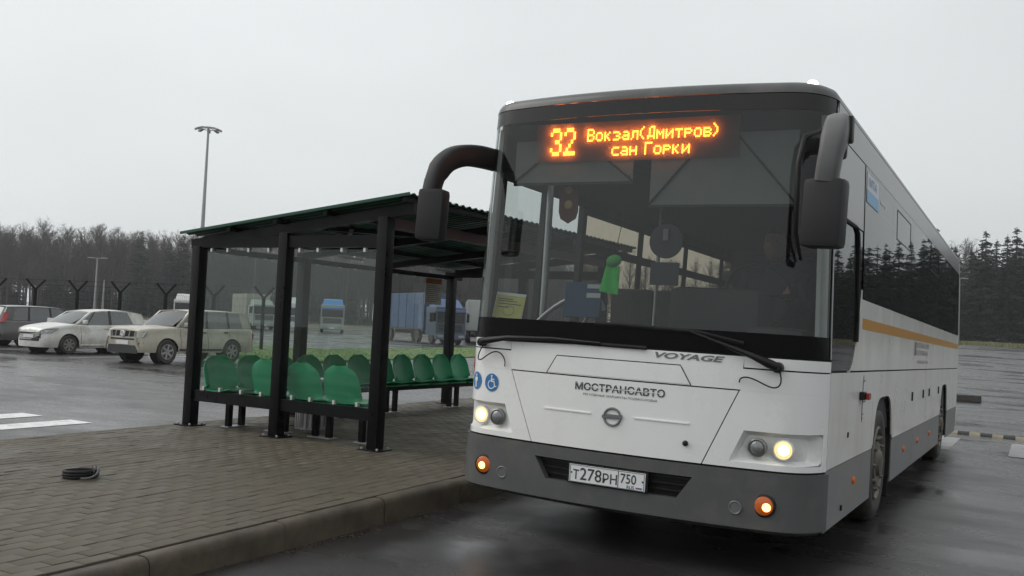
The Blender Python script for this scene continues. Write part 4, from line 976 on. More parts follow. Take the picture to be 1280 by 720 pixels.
# roof: corrugated sheets laid side by side, overlapping, ridges running down the slope
def corr(u): # trapezoid profile, pitch .115
    t = (u / .115) % 1.0
    return .020 * (1 if t < .32 else (1 - (t - .32) / .16) if t < .48 else 0 if t < .84 else (t - .84) / .16)
ys0 = -.16; k = 0
while ys0 < 4.9:
    us = np.arange(ys0, ys0 + 1.06, .115 * .16)
    rows = [[(x, u, rz_(x) + corr(u) + .0012 * (k % 2)) for u in us] for x in (-2.64, -1.4, 0, .38)]
    mb = MB(); mb.sheet(rows, [[(0, 0, 1)] * len(us)] * 4, .004); mb.build('roof_sheet', ROOFG, SH); ys0 += 1.035; k += 1
beam('roof_edge_trim', (-2.64, -.163, rz_(-2.64) + .008), (.38, -.163, rz_(.38) + .008), .006, .028, ROOFG)
# strip lamps (unlit) under the roof at the back
for y in (2.3, 3.4, 4.4): MB().box(-2.40, -2.34, y - .22, y + .22, 1.955, 1.985, .006).build('strip_lamp', mat('lamp_diffuser', (.62, .62, .6), .5), SH)

# notice on the back glass
nb = thing('notice_sheet', (-5.26, 5.72, 1.66), 'white notice sheet with an orange header on the back glass of the shelter', 'notice', rz=-.025)
MB().box(.0, .006, -.20, .20, 0, .30).build('sheet', mat('notice_paper', (.55, .53, .50), .6, dirt=(9, .5, (.4, .36, .33), .6)), nb); MB().box(.001, .0085, -.20, .20, .30, .375).build('header', mat('notice_orange', (.40, .12, .03), .6), nb)
mb = MB()
for q in range(9): mb.box(.0062, .0072, -.17, .17 - .1 * random.random(), .265 - q * .028, .275 - q * .028)
mb.build('print', LETTERG, nb)

# ---- benches with moulded seats
def seat_mesh():
    """moulded shell: pan and arched back in one, faces +y, origin under the pan centre at z = 0 (pan height)"""
    prof = []       # (y, z, half width, dish)
    for t in np.linspace(0, 1, 6): prof.append((.20 - .33 * t, .02 - .035 * math.sin(t * math.pi * .8) + .0, .205 - .02 * (1 - t) ** 2, .018))
    for t in np.linspace(0, 1, 9)[1:]:
        hw = .225 * math.sqrt(max(0.0, 1 - (max(0, t - .42) / .60) ** 3.0)) if t > .42 else .226
        prof.append((-.13 - .045 * math.sin(t * 1.5) - .035 * t, .0 + .36 * t, max(hw, .03), .05 * (1 - t * .5)))
    rows = []
    for i, (y, z, hw, ds) in enumerate(prof):
        back = i >= 6; row = []
        for u in np.linspace(-1, 1, 11):
            if back: row.append(Vector((u * hw, y + ds * abs(u) ** 2.2, z)))
            else: row.append(Vector((u * hw, y, z + ds * abs(u) ** 2.5)))
        rows.append(row)
    nr = []
    for i in range(len(rows)):
        nn = []
        for j in range(11):
            a = rows[min(i + 1, len(rows) - 1)][j] - rows[max(i - 1, 0)][j]; b = rows[i][min(j + 1, 10)] - rows[i][max(j - 1, 0)]
            nn.append(b.cross(a).normalized() if b.cross(a).length > 1e-9 else Vector((0, 1, 0)))
        nr.append(nn)
    if nr[2][5].z < 0: nr = [[-q for q in r] for r in nr]
    mb = MB(); mb.sheet(rows, nr, .009); mb.box(-.19, .19, -.12, .17, -.035, -.018, .006)
    return mb.mesh('seat', GREENP, 50)
SEATM = seat_mesh()
def bench(label, loc, rz, n, pitch, legs):
    b = thing('bench', loc, label, 'bench', 'green seat benches in the shelter', rz)
    L_ = n * pitch
    for k in range(n):
        o = bpy.data.objects.new('seat', SEATM); col.objects.link(o); o.parent = b; o.location = ((k + .5) * pitch - L_ / 2, 0, .385); o.rotation_euler = (0, 0, random.gauss(0, .012))
    MB().beam((-L_ / 2, .03, .315), (L_ / 2, .03, .315), .06, .06).build('beam', STEELBLK, b)
    MB().beam((-L_ / 2, -.09, .325), (L_ / 2, -.09, .325), .04, .04).build('beam', STEELBLK, b)
    for x in legs:
        tr = MB().box(x - .15, x + .15, -.03, .09, .0, .010, .002).build('foot_plate', GALV, b)
        for dx in (-.09, .09): MB().beam((x + dx, .03, .01), (x + dx, .03, .285), .055, .055, (0, 1, 0)).build('leg', STEELBLK, b)
    return b
# seats of the back row look towards the kerb (+x); the end row looks along the platform, its backs to the camera
bench('long bench of eleven green seats along the back wall of the shelter', (-5.06, 4.05, PZ), -math.pi / 2 - .025 + math.pi * 0, 11, .46, [-2.2, -.1, 1.9, ][0:0] + [2.22, .62, -.45, -1.9])
bench('short bench of three green seats with its backs against the end glass wall', (-4.0, 1.80, PZ), -.025, 3, .49, [-.48, .12, .72])

# litter bin of steel bars
lb = thing('litter_bin', (-4.47, 2.36, PZ), 'round stainless steel litter bin standing behind the end bench', 'litter bin')
MB().lathe([(.17, .02), (.17, .52), (.155, .52), (.155, .03)], (0, 0, 0), 'z', 28).build('drum', STAIN, lb, 40); MB().lathe([(.19, 0), (.19, .02), (.1, .025)], (0, 0, 0), 'z', 28).build('base', STAIN, lb, 40)
mb = MB()
for k in range(20):
    a = k * math.tau / 20; mb.tube([(.183 * math.cos(a), .183 * math.sin(a), .02), (.183 * math.cos(a), .183 * math.sin(a), .5)], .008, 6)
mb.build('bars', STAIN, lb, 60); MB().lathe([(.19, .5), (.195, .51), (.19, .53), (.16, .54), (.155, .52)], (0, 0, 0), 'z', 28).build('rim', STAIN, lb, 40)

# black coil of cable lying on the pavers
cc = thing('cable_coil', (-3.53, -1.16, PZ + .003), 'black coil of cable lying on the pavers in the foreground', 'cable coil')
for k, (r, z, tx) in enumerate(((.108, .012, .004), (.110, .026, .008), (.109, .040, .012), (.094, .011, -.006))):
    MB().tube([(r * math.cos(a) * (1 + .03 * math.sin(3 * a + k)), r * math.sin(a), z + math.sin(a + k) * .006 + tx * .08 * math.cos(a)) for a in np.linspace(0, math.tau, 41)], .0125, 8).build('turn', RUBBER, cc, 60)
MB().tube(bez([(.12, .05, .06), (.17, .02, .05), (.21, -.03, .02), (.19, -.08, .012), (.14, -.10, .012)], 12), .009, 7).build('loose_end', mat('grey_wire', (.06, .06, .065), .45), cc, 60)
mb = MB()
for k in range(2): mb.tube([(.108 + .006 * k, .03 - .03 * k, .005), (.140 + .006 * k, .03 - .03 * k, .05), (.118, .03 - .03 * k, .085)], .004, 6)
mb.build('ties', MATS['grey_wire'], cc)

# ================================================================== PARKED CARS
CARG = glass('car_glass', (.16, .18, .18), .015, (.05, (.3, .3, .3)), .16, 9)
LAMPC = mat('car_lamp_clear', (.34, .35, .36), .16, metal=.2, var=(25, .25)); REDL = mat('car_lamp_red', (.28, .018, .022), .25)
CAR_PLASTIC = mat('car_dark_plastic', (.03, .03, .032), .6, var=(6, .2)); ALLOY = mat('alloy_rim', (.42, .42, .42), .3, metal=.8, dirt=(8, .45, (.2, .18, .15), .6))
def curve(pts):
    X = [p[0] for p in pts]; Y = [p[1] for p in pts]
    def f(t):
        k = max(0, min(len(X) - 2, int(np.searchsorted(X, t) - 1)))
        # smooth interpolation
        h = X[k + 1] - X[k]; u = min(1, max(0, (t - X[k]) / h))
        d = [(Y[min(i + 1, len(Y) - 1)] - Y[max(i - 1, 0)]) / max(1e-6, X[min(i + 1, len(X) - 1)] - X[max(i - 1, 0)]) for i in (k, k + 1)]
        return (2 * u ** 3 - 3 * u ** 2 + 1) * Y[k] + (u ** 3 - 2 * u ** 2 + u) * h * d[0] + (-2 * u ** 3 + 3 * u ** 2) * Y[k + 1] + (u ** 3 - u ** 2) * h * d[1]
    return f
def make_car(name, label, spec, loc, rz, group):
    t = thing(name, loc, label, 'car', group, rz)
    L, hw = spec['L'], spec['W'] / 2; paint = spec['paint']
    top = curve(spec['deck']); plan = curve(spec['plan']); sill = spec['sill']; fw, rw, wr = spec['fw'], spec['rw'], spec['wr']
    ra = wr + .055
    def arch(y):
        b = sill(y) if callable(sill) else sill
        for c in (fw, rw):
            if abs(y - c) < ra: b = max(b, wr + math.sqrt(ra * ra - (y - c) ** 2))
        return b
    def sidex(y, z):         # body side: bulges at the hips, tucks in to the sill and the waist
        zt = top(y); u = min(1, max(0, (z - .2) / max(.1, zt - .2)))
        return plan(y) * hw * (.93 + .07 * math.sin(math.pi * min(1, u * 1.25 + .05)) - .05 * max(0, u - .75) * 4 * .5)
    ysamp = sorted(set(list(np.linspace(0, L, 61)) + [fw - ra, fw + ra, rw - ra, rw + ra, .02, .06, L - .02, L - .06]))
    rows = []
    for y in ysamp:
        b, zt = arch(y), top(y); pts = []
        zs = zt - spec.get('shoulder', .05)
        for u in np.linspace(0, 1, 8): z = min(b, zs - .01) + (zs - min(b, zs - .01)) * u; pts.append((sidex(y, z), y, z))
        for u in (.35, .7, .9, 1): pts.append((pts[7][0] * (1 - .16 * u ** 1.6), y, zs + (zt - zs) * math.sin(u * math.pi / 2)))
        xe = pts[-1][0]
        for u in (.66, .33, 0): pts.append((xe * u, y, zt + .03 * (1 - u * u)))
        full = pts + [(-x, yy, z) for x, yy, z in pts[-2::-1]]
        rows.append(full)
    mb = MB(); mb.grid(rows); n = len(rows[0]); mb.f.append(tuple(range(n))); mb.f.append(tuple((len(rows) - 1) * n + j for j in range(n)))
    body = mb.build('body', paint, t, 38)
    # underside and wheel wells in black
    mb = MB(); mb.box(-hw * .80, hw * .80, .25, L - .25, sill + .02 if not callable(sill) else .2, .55); mb.build('underbody', DARK, t)
    for nm, c in (('f', fw), ('r', rw)):
        for s in (-1, 1):
            MB().lathe([(ra + .0, .0), (ra - .01, .02), (ra - .02, .24)], (s * (hw * .93 - .25) if s > 0 else s * hw * .93 + .01, c, wr), 'x', 24).build('wheel_well', DARK, t)
            ww = MB().lathe([(wr * .62, -.1), (wr * .92, -.105), (wr, -.07), (wr, .07), (wr * .92, .105), (wr * .66, .095)], (0, 0, 0), 'x', 30).build('wheel', TYRE, t, 40)
            ww.location = (s * (hw - .115), c, wr)
            if s < 0: ww.rotation_euler = (0, 0, math.pi)
            MB().lathe([(wr * .66, -.09), (wr * .66, .09), (wr * .61, .10), (wr * .58, .05), (wr * .2, .03), (.002, .03)], (0, 0, 0), 'x', 26).build('rim', CAR_PLASTIC, ww, 40)
            mb = MB()
            for k in range(spec.get('spokes', 5)):
                a = k * math.tau / spec.get('spokes', 5) + .3
                mb.add([(.095, wr * .12 * math.cos(a - .9), wr * .12 * math.sin(a - .9)), (.095, wr * .12 * math.cos(a + .9), wr * .12 * math.sin(a + .9)), (.098, wr * .6 * math.cos(a + .16), wr * .6 * math.sin(a + .16)), (.098, wr * .6 * math.cos(a - .16), wr * .6 * math.sin(a - .16))], [(0, 1, 2, 3)])
            mb.lathe([(wr * .63, .085), (wr * .64, .103), (wr * .58, .103), (wr * .57, .085)], (0, 0, 0), 'x', 26); mb.lathe([(wr * .16, .06), (wr * .15, .104), (.002, .106)], (0, 0, 0), 'x', 14)
            mb.build('spokes', ALLOY, ww, 40)
    # cabin: belt outline to roof outline
    c0, r0, r1, c1 = spec['cabin']           # screen base, roof front, roof rear, tail base (y)
    zr = spec['roof']; rh = spec.get('roofw', .74) * hw
    belt = lambda y: (sidex(y, top(y) - .02) * .93, top(y) + .002)
    def roofz(y): return zr - spec.get('roofdrop', .05) * ((y - (r0 + r1) / 2) / ((r1 - r0) / 2)) ** 2
    mb = MB(); rws = []
    for y in np.linspace(r0, r1, 15): rws.append([(x * rh, y, roofz(y) + .035 * (1 - x * x)) for x in (-1, -.92, -.6, -.3, 0, .3, .6, .92, 1)])
    nn = [[(0, 0, 1)] * 9] * 15; mb.sheet(rws, nn, .035); mb.build('roof', paint, t, 40)
    zr0, zr1 = roofz(r0) + .0, roofz(r1)
    bx0, bz0 = belt(c0 + .35); bx1, bz1 = belt(c1 - .1 if c1 < L else L - .05)
    zb0 = top(c0); zb1 = top(min(c1, L - .02))
    # screens, bowed a little
    def screen(nm, ya, za, xa, yb, zb, xb, bow):
        rws = []
        for v in np.linspace(0, 1, 5):
            rws.append([(x * (xa + (xb - xa) * v), ya + (yb - ya) * v + bow * (x * x), za + (zb - za) * v + .0) for x in np.linspace(-1, 1, 9)])
        return MB().grid(rws).build(nm, CARG, t, 60)
    xa0 = sidex(c0 + .2, top(c0)) * .86; xa1 = sidex(c1 - .1, top(min(c1, L) - .1)) * .84
    screen('windscreen', c0, zb0 + .03, xa0, r0 + .01, zr0 + .005, rh * .97, .09)
    screen('rear_screen', c1, zb1 + .01, xa1, r1 - .01, zr1 + .0, rh * .95, -.07)
    # side: pillars and panes, both sides
    cuts = spec['pillars']                   # list of (y at belt, y at roof, width, paint?) from front to back
    for s in (-1, 1):
        def B_(y): x, z = belt(min(max(y, c0 + .05), L - .06)); return Vector((s * x, y, z))
        def T_(y): return Vector((s * rh * .985, min(max(y, r0), r1), roofz(min(max(y, r0), r1)) - .005))
        for (yb, yt, wd, mt) in cuts:
            a, b = B_(yb), T_(yt)
            mb = MB(); q = Vector((0, wd / 2, 0)); o = Vector((s * .012, 0, 0)); i = Vector((-s * .05, 0, 0))
            mb.add([a - q + o, a + q + o, b + q * .8 + o, b - q * .8 + o, a - q + i, a + q + i, b + q * .8 + i, b - q * .8 + i], [(0, 1, 2, 3), (4, 7, 6, 5), (0, 4, 5, 1), (1, 5, 6, 2), (2, 6, 7, 3), (3, 7, 4, 0)])
            mb.build('pillar', CAR_PLASTIC if mt is False else paint, t)
        for (ya, ta, wa, _s), (yb, tb, wb, _) in zip(cuts, cuts[1:]):
            rws = [[B_(ya + (yb - ya) * u).lerp(T_(ta + (tb - ta) * u), v) for u in np.linspace(0, 1, 5)] for v in (0, .5, 1)]
            solid = _s is not None and _s == 'solid'
            MB().grid(rws).build('rear_quarter' if solid else 'side_pane', paint if solid else CARG, t, 60)
        # door seams, handles, mirror
        for y in spec['seams']:
            mb = MB(); mb.tube([(s * (sidex(y, z) + .001), y, z) for z in np.linspace(arch(y) + .06, top(y) - .07, 7)], .006, 5); mb.build('door_seam', SEAM, body)
        for y in spec['handles']:
            z = top(y) - .13; x = s * (sidex(y, z) + .006); mb = MB(); mb.box(min(x, x + s * .02), max(x, x + s * .02), y - .10, y + .08, z - .018, z + .018, .006); mb.build('door_handle', spec.get('handle_mat', paint), body)
        ym = c0 + spec.get('mirror', .55); x = s * (sidex(ym, top(ym)) + .05); mb = MB(); mb.box(min(x, x + s * .17), max(x, x + s * .17), ym - .06, ym + .06, top(ym) + .02, top(ym) + .16, .035); mb.build('wing_mirror', spec.get('mirror_mat', paint), t, 40)
        mb = MB(); mb.tube([(s * (sidex(y, sill + .10) + .002), y, sill + .09) for y in np.linspace(fw + ra + .03, rw - ra - .03, 9)], .035, 6, squash=(.5, 1)); mb.build('sill_trim', spec.get('trim', CAR_PLASTIC), t, 60)
    def on_front(x, z, o=0): # point on the nose
        y = 0
        for yy in np.linspace(0, .8, 81):
            if plan(yy) * hw * .985 >= abs(x) and top(yy) >= z: y = yy; break
        return Vector((x, y - o, z))
    def front_patch(nm, poly, material, o=.008, par=None):
        P = [on_front(x, z, o) for x, z in poly]; mb = MB(); k = len(P)
        mb.add(P + [p + Vector((0, .05, 0)) for p in P], [tuple(range(k))] + [(i, (i + 1) % k, k + (i + 1) % k, k + i) for i in range(k)]); return mb.build(nm, material, par or t)
    spec['front'](t, front_patch, on_front, hw)
    spec['rear'](t, L, hw, sidex, top)
    return t

def simple_rear(t, L, hw, sidex, top):
    for s in (-1, 1): MB().box(min(s * hw * .6, s * hw * .86), max(s * hw * .6, s * hw * .86), L - .06, L + .01, .75, .98, .02).build('tail_lamp', REDL, t)
    MB().box(-.26, .26, L + .002, L + .012, .55, .66).build('number_plate', PLATEW, t)
# white hatchback, nose towards the bus lane
HW = mat('hatch_white_paint', (.66, .66, .63), .3, coat=.5, var=(1.2, .04), dirt=(2.2, .42, (.36, .33, .28), .6)); HB = mat('suv_beige_paint', (.43, .405, .325), .32, coat=.4, var=(1.2, .05), dirt=(1.8, .42, (.21, .185, .145), .65))
HG = mat('estate_grey_paint', (.115, .118, .12), .32, metal=.3, coat=.4, dirt=(2, .45, (.11, .1, .085), .6))
def hatch_front(t, fp, of, hw):
    fp('grille', [(-.50, .42), (.50, .42), (.58, .52), (.56, .66), (.46, .70), (-.46, .70), (-.56, .66), (-.58, .52)], BLACK)
    for z in (.50, .58, .64): fp('grille_bar', [(-.50, z), (.50, z), (.50, z + .012), (-.50, z + .012)], LAMPGREY, .03)
    fp('number_plate', [(-.26, .52), (.26, .52), (.26, .63), (-.26, .63)], PLATEW, .045)
    for s in (-1, 1):
        fp('headlamp', [(s * .50, .70), (s * .62, .67), (s * .80, .72), (s * .85, .86), (s * .74, .84), (s * .58, .77)], LAMPC, .03)
        fp('fog_recess', [(s * .64, .40), (s * .84, .42), (s * .86, .55), (s * .70, .50)], BLACK, .012)
    MB().lathe([(.05, 0), (.045, -.01), (.01, -.014)], of(0, .76, .005), 'y', 14).build('badge', CHROME, t)
hatch = dict(L=4.28, W=1.80, paint=HW, sill=.22, fw=.86, rw=3.47, wr=.32, roof=1.52, roofw=.70, roofdrop=.085, shoulder=.06,
    deck=[(0, .74), (.06, .83), (.25, .895), (.6, .96), (1.05, 1.02), (1.6, 1.0), (2.6, 1.02), (3.5, 1.06), (4.0, 1.05), (4.2, 1.0), (4.28, .90)],
    plan=[(0, .62), (.08, .78), (.3, .92), (.7, .985), (1.5, 1.0), (2.8, 1.0), (3.7, .965), (4.15, .85), (4.28, .72)],
    cabin=(.95, 1.75, 3.88, 4.20), pillars=[(1.18, 1.80, .10, True), (1.58, 1.95, .05, False), (2.52, 2.52, .10, False), (3.52, 3.30, .12, 'solid'), (4.17, 3.87, .06, True)],
    seams=(1.30, 2.48, 3.40), handles=(2.32, 3.28), mirror=.42, spokes=7, front=hatch_front, rear=simple_rear, trim=HW)
def suv_front(t, fp, of, hw):
    fp('grille', [(-.46, .80), (.46, .80), (.50, .97), (-.50, .97)], BLACK)
    for x in (-.3, -.1, .1, .3): fp('grille_rib', [(x - .035, .81), (x - .005, .81), (x + .03, .965), (x + .0, .965)], HB, .03)
    MB().lathe([(.10, 0), (.095, -.015), (.07, -.018), (.06, -.005)], of(0, .885, .03), 'y', 20).build('badge', CHROME, t)
    fp('grille_slot', [(-.56, .70), (.56, .70), (.56, .745), (-.56, .745)], BLACK)
    fp('number_plate', [(-.26, .56), (.26, .56), (.26, .67), (-.26, .67)], PLATEW, .03)
    fp('lower_bumper', [(-.67, .30), (.67, .30), (.62, .54), (-.62, .54)], CAR_PLASTIC, .02)
    for s in (-1, 1):
        fp('headlamp', [(s * .52, .79), (s * .80, .80), (s * .83, .96), (s * .55, .965)], LAMPC, .035); fp('fog_lamp', [(s * .68, .55), (s * .80, .56), (s * .80, .64), (s * .69, .63)], CAR_PLASTIC, .012)
        MB().tube([of(s * .60, .78, .05), of(s * .64, .60, .07), of(s * .74, .40, .06)], .028, 8).build('guard_bar', HB, t, 60)
suv = dict(L=4.60, W=1.80, paint=HB, sill=.34, fw=.92, rw=3.55, wr=.365, roof=1.66, roofw=.76, roofdrop=.035, shoulder=.05, spokes=6,
    deck=[(0, .985), (.05, 1.02), (.3, 1.07), (.8, 1.10), (1.25, 1.13), (1.8, 1.10), (3.0, 1.11), (4.2, 1.13), (4.5, 1.12), (4.6, 1.08)],
    plan=[(0, .78), (.06, .88), (.25, .95), (.7, .99), (1.5, 1.0), (3.2, 1.0), (4.1, .975), (4.5, .92), (4.6, .86)],
    cabin=(1.12, 1.85, 4.35, 4.52), pillars=[(1.38, 1.90, .09, True), (1.70, 1.98, .05, False), (2.55, 2.55, .09, False), (3.48, 3.42, .08, False), (4.12, 3.98, .10, 'solid'), (4.50, 4.34, .06, True)],
    seams=(1.42, 2.52, 3.45), handles=(2.36, 3.30), handle_mat=CAR_PLASTIC, mirror=.44, front=suv_front, rear=simple_rear)
def estate_front(t, fp, of, hw):
    fp('grille', [(-.5, .45), (.5, .45), (.5, .66), (-.5, .66)], BLACK)
    for s in (-1, 1): fp('headlamp', [(s * .52, .7), (s * .84, .74), (s * .84, .88), (s * .56, .84)], LAMPC, .015)
def estate_rear(t, L, hw, sidex, top):
    for s in (-1, 1): MB().add([(s * .73, L - .24, 1.28), (s * .64, L - .16, 1.26), (s * .68, L + .005, .90), (s * .84, L - .05, .90), (s * .86, L - .13, .96), (s * .78, L - .28, 1.24)], [(0, 1, 2, 3, 4, 5)]).build('tail_lamp', REDL, t)
    MB().box(-.26, .26, L + .002, L + .015, .60, .71).build('number_plate', PLATEW, t); MB().box(-.78, .78, L - .02, L + .03, .35, .48, .02).build('rear_bumper', CAR_PLASTIC, t)
estate = dict(L=4.5, W=1.76, paint=HG, sill=.23, fw=.85, rw=3.50, wr=.31, roof=1.52, roofw=.74, roofdrop=.04, shoulder=.05,
    deck=[(0, .66), (.05, .74), (.3, .84), (.9, .94), (1.4, .96), (2.4, .96), (3.6, .98), (4.3, .98), (4.5, .92)],
    plan=[(0, .70), (.08, .82), (.3, .92), (.8, .985), (1.6, 1.0), (3.2, 1.0), (4.1, .96), (4.42, .90), (4.5, .82)],
    cabin=(1.10, 1.95, 4.22, 4.44), pillars=[(1.40, 2.0, .09, True), (2.45, 2.48, .09, False), (3.38, 3.34, .08, False), (4.05, 3.92, .10, 'solid'), (4.40, 4.2, .06, True)],
    seams=(1.40, 2.44, 3.40), handles=(2.30, 3.26), mirror=.44, front=estate_front, rear=estate_rear)
GC = 'cars parked in the car park'
ZP = ground_z(-20, 15)
make_car('parked_car', 'dirty beige off-road car parked nearest the shelter, partly behind its glass', suv, (-21.60, 13.45, ZP), 0, GC)
make_car('parked_car', 'white hatchback parked between the beige off-road car and the grey estate', hatch, (-26.80, 13.90, ZP), 0, GC)
make_car('parked_car', 'grey estate car at the left edge with its red tail lamps showing', estate, (-32.0, 20.2, ZP), math.pi, GC)

# ================================================================== LORRIES BEYOND THE TURF ISLAND
LG = 'lorries parked beyond the turf island'
def lorry(label, loc, rz, cabm, boxm=None, cab_h=2.75, visor=None, box=(2.5, 3.9, 8), tarp=None):
    t = thing('lorry', loc, label, 'lorry', LG, rz)
    hw = 1.22; c = MB().box(-hw, hw, 0, 2.1, .62, cab_h, .09).build('cab', cabm, t, 40)
    # roof fairing sloping back
    mb = MB(); mb.add([(-1.1, .35, cab_h - .02), (1.1, .35, cab_h - .02), (1.05, 1.9, cab_h - .02), (-1.05, 1.9, cab_h - .02), (-.95, .95, cab_h + .55), (.95, .95, cab_h + .55), (.95, 1.9, cab_h + .62), (-.95, 1.9, cab_h + .62)], [(0, 1, 5, 4), (4, 5, 6, 7), (1, 2, 6, 5), (3, 0, 4, 7), (2, 3, 7, 6)]); mb.build('roof_fairing', visor or cabm, t)
    MB().box(-1.08, 1.08, -.02, .02, 1.62, 2.38, .03).build('windscreen', mat('lorry_glass', (.02, .022, .023), .08), t)
    MB().box(-1.15, 1.15, -.10, .06, 2.42, 2.60, .03).build('sun_visor', visor or cabm, t)
    MB().box(-.95, .95, -.02, .02, .98, 1.50, .02).build('grille', CAR_PLASTIC, t)
    for z in (1.10, 1.24, 1.38): MB().box(-.93, .93, -.035, -.02, z, z + .025).build('grille_bar', cabm, t)
    MB().box(-1.2, 1.2, -.10, .25, .35, .80, .05).build('bumper', cabm, t, 40)
    for s in (-1, 1):
        MB().box(min(s * .62, s * 1.08), max(s * .62, s * 1.08), -.115, -.09, .52, .70, .02).build('headlamp', LAMPC, t)
        MB().box(min(s * 1.27, s * 1.45), max(s * 1.27, s * 1.45), -.12, .02, 1.70, 2.35, .03).build('mirror', BLACK, t); MB().beam((s * 1.2, .02, 2.42), (s * 1.36, -.05, 2.38), .04, .04).build('mirror_arm', BLACK, t)
        MB().box(min(s * 1.215, s * 1.235), max(s * 1.215, s * 1.235), .35, 1.25, 1.65, 2.35, .02).build('side_window', MATS['lorry_glass'], t)
    MB().box(-.26, .26, -.115, -.10, .42, .53).build('number_plate', PLATEW, t)
    for y in (1.0,) + ((3.9, box[2] + 1.2) if boxm else ()):
        for s in (-1, 1):
            ww = MB().lathe([(.28, -.14), (.46, -.145), (.50, -.10), (.50, .10), (.46, .145), (.28, .12), (.1, .1)], (0, 0, 0), 'x', 22).build('wheel', TYRE, t, 40); ww.location = (s * 1.05, y, .5)
            MB().lathe([(.28, .0), (.27, .125), (.1, .13), (.002, .14)], (0, 0, 0), 'x', 18).build('rim', ALLOY, ww, 40)
    MB().box(-.45, .45, .3, (box[2] + 2) if boxm else 3.2, .62, .92).build('chassis', CAR_PLASTIC, t)
    if boxm:
        MB().box(-box[0] / 2, box[0] / 2, 2.4, 2.4 + box[2], 1.05, box[1], .04).build('cargo_box', boxm, t)
        for k in range(5):
            for s in (-1, 1): MB().box(min(s * (box[0] / 2 + .002), s * (box[0] / 2 + .03)), max(s * (box[0] / 2 + .002), s * (box[0] / 2 + .03)), 2.6 + k * box[2] / 5, 2.66 + k * box[2] / 5, 1.08, box[1] - .06).build('box_rib', boxm, t)
        for s in (-1, 1): MB().box(min(s * .04, s * 1.2), max(s * .04, s * 1.2), 2.402 + box[2], 2.42 + box[2], 1.12, box[1] - .06).build('rear_door', boxm, t)
        MB().box(-box[0] / 2 - .01, box[0] / 2 + .01, 2.45, 2.35 + box[2], 1.0, 1.10).build('side_rave', CAR_PLASTIC, t)
    return t
LWHITE = mat('lorry_white', (.62, .63, .62), .4, coat=.2, dirt=(1.2, .45, (.4, .38, .34), .5)); LBLUE = mat('lorry_blue', (.035, .075, .17), .4, coat=.2, dirt=(1.2, .5, (.1, .12, .18), .5))
LTARP = mat('tarp_blue', (.085, .125, .21), .6, var=(1.2, .2), bump=(2.5, .4, .05)); LBEIGE = mat('box_beige', (.34, .32, .27), .55, var=(1, .1)); LGREY = mat('box_pale_grey', (.40, .42, .41), .5, var=(.8, .08)); LPALE = mat('lorry_pale_green', (.30, .34, .31), .45)
def gz(x, y): return ground_z(x, y)
def L_at(x, y): return (x, y, gz(x, y))
lorry('blue lorry with a blue curtain-sided box standing behind the shelter seats', L_at(-35.9, 53.6), R_(56), mat('lorry_grey_blue', (.075, .095, .135), .45), LTARP, 2.8, mat('lorry_light_blue', (.11, .16, .32), .4), (2.55, 3.85, 9))
lorry('lorry with a pale grey box beside the blue lorry, half behind the bus', L_at(-43.5, 70.0), R_(213), LWHITE, LGREY, 2.5, None, (2.55, 3.55, 10))
lorry('far lorry with a bright blue roof fairing seen through the shelter glass', L_at(-61.8, 70.9), R_(40), LPALE, None, 2.9, mat('fairing_blue', (.05, .20, .48), .4))
lorry('white lorry cab seen through the shelter glass next to the middle post', L_at(-65.1, 69.0), R_(40), LWHITE, None, 2.9)
lorry('lorry with a beige box seen through the left glass pane of the shelter', L_at(-67.9, 67.3), R_(60), LPALE, LBEIGE, 2.5, None, (2.5, 3.7, 6))
lorry('white lorry cab behind the beige off-road car, left of the shelter', L_at(-75.4, 63.6), R_(46), LWHITE, None, 2.75)

# ================================================================== MASTS, LAMP POSTS, FENCE
GAL2 = mat('mast_galvanised', (.33, .34, .345), .5, metal=.4, var=(.6, .08))
hm_ = thing('light_mast', (-75.66, 65.44, gz(-75, 65)), 'tall galvanised high mast with a ring of floodlights above the shelter', 'light mast')
MB().tube([(0, 0, 0), (0, 0, 10), (0, 0, 21.3)], [.30, .21, .11], 12).build('pole', GAL2, hm_, 60)
MB().tube([(.95 * math.cos(a), .95 * math.sin(a), 21.2) for a in np.linspace(0, math.tau, 25)], .05, 6).build('ring', GAL2, hm_, 60)
for k in range(8):
    a = k * math.tau / 8; MB().beam((0, 0, 21.3), (.95 * math.cos(a), .95 * math.sin(a), 21.2), .05, .05).build('arm', GAL2, hm_)
    fl = MB().box(-.30, .30, -.18, .18, -.09, .09, .03).build('floodlight', GAL2, hm_); fl.location = (1.12 * math.cos(a), 1.12 * math.sin(a), 21.12); fl.rotation_euler = (0, .35, a)
def lamp_post(label, x, y, hgt, arm=.8):
    t = thing('street_lamp', (x, y, gz(x, y)), label, 'street lamp', 'lamp posts in front of the wood')
    MB().tube([(0, 0, 0), (0, 0, hgt)], [.13, .07], 8).build('pole', GAL2, t, 60)
    if arm:
        MB().beam((-arm * .65, -arm * .4, hgt), (arm * .65, arm * .4, hgt), .07, .07).build('arm', GAL2, t)
        for s in (-1, 1):
            h_ = MB().box(-.32, .32, -.11, .11, -.05, .06, .03).build('lamp_head', GAL2, t); h_.location = (s * arm * .75, s * arm * .45, hgt + .02); h_.rotation_euler = (0, 0, .55)
    return t
lamp_post('slim lamp post with a double head above the white hatchback', -85.25, 60.06, 6.75)
lamp_post('bare thin pole standing just right of the double-headed lamp post', -89.5, 64.3, 4.6, 0)
lamp_post('slim lamp post in front of the spruces right of the bus', -4.4, 96, 6.4, .6)
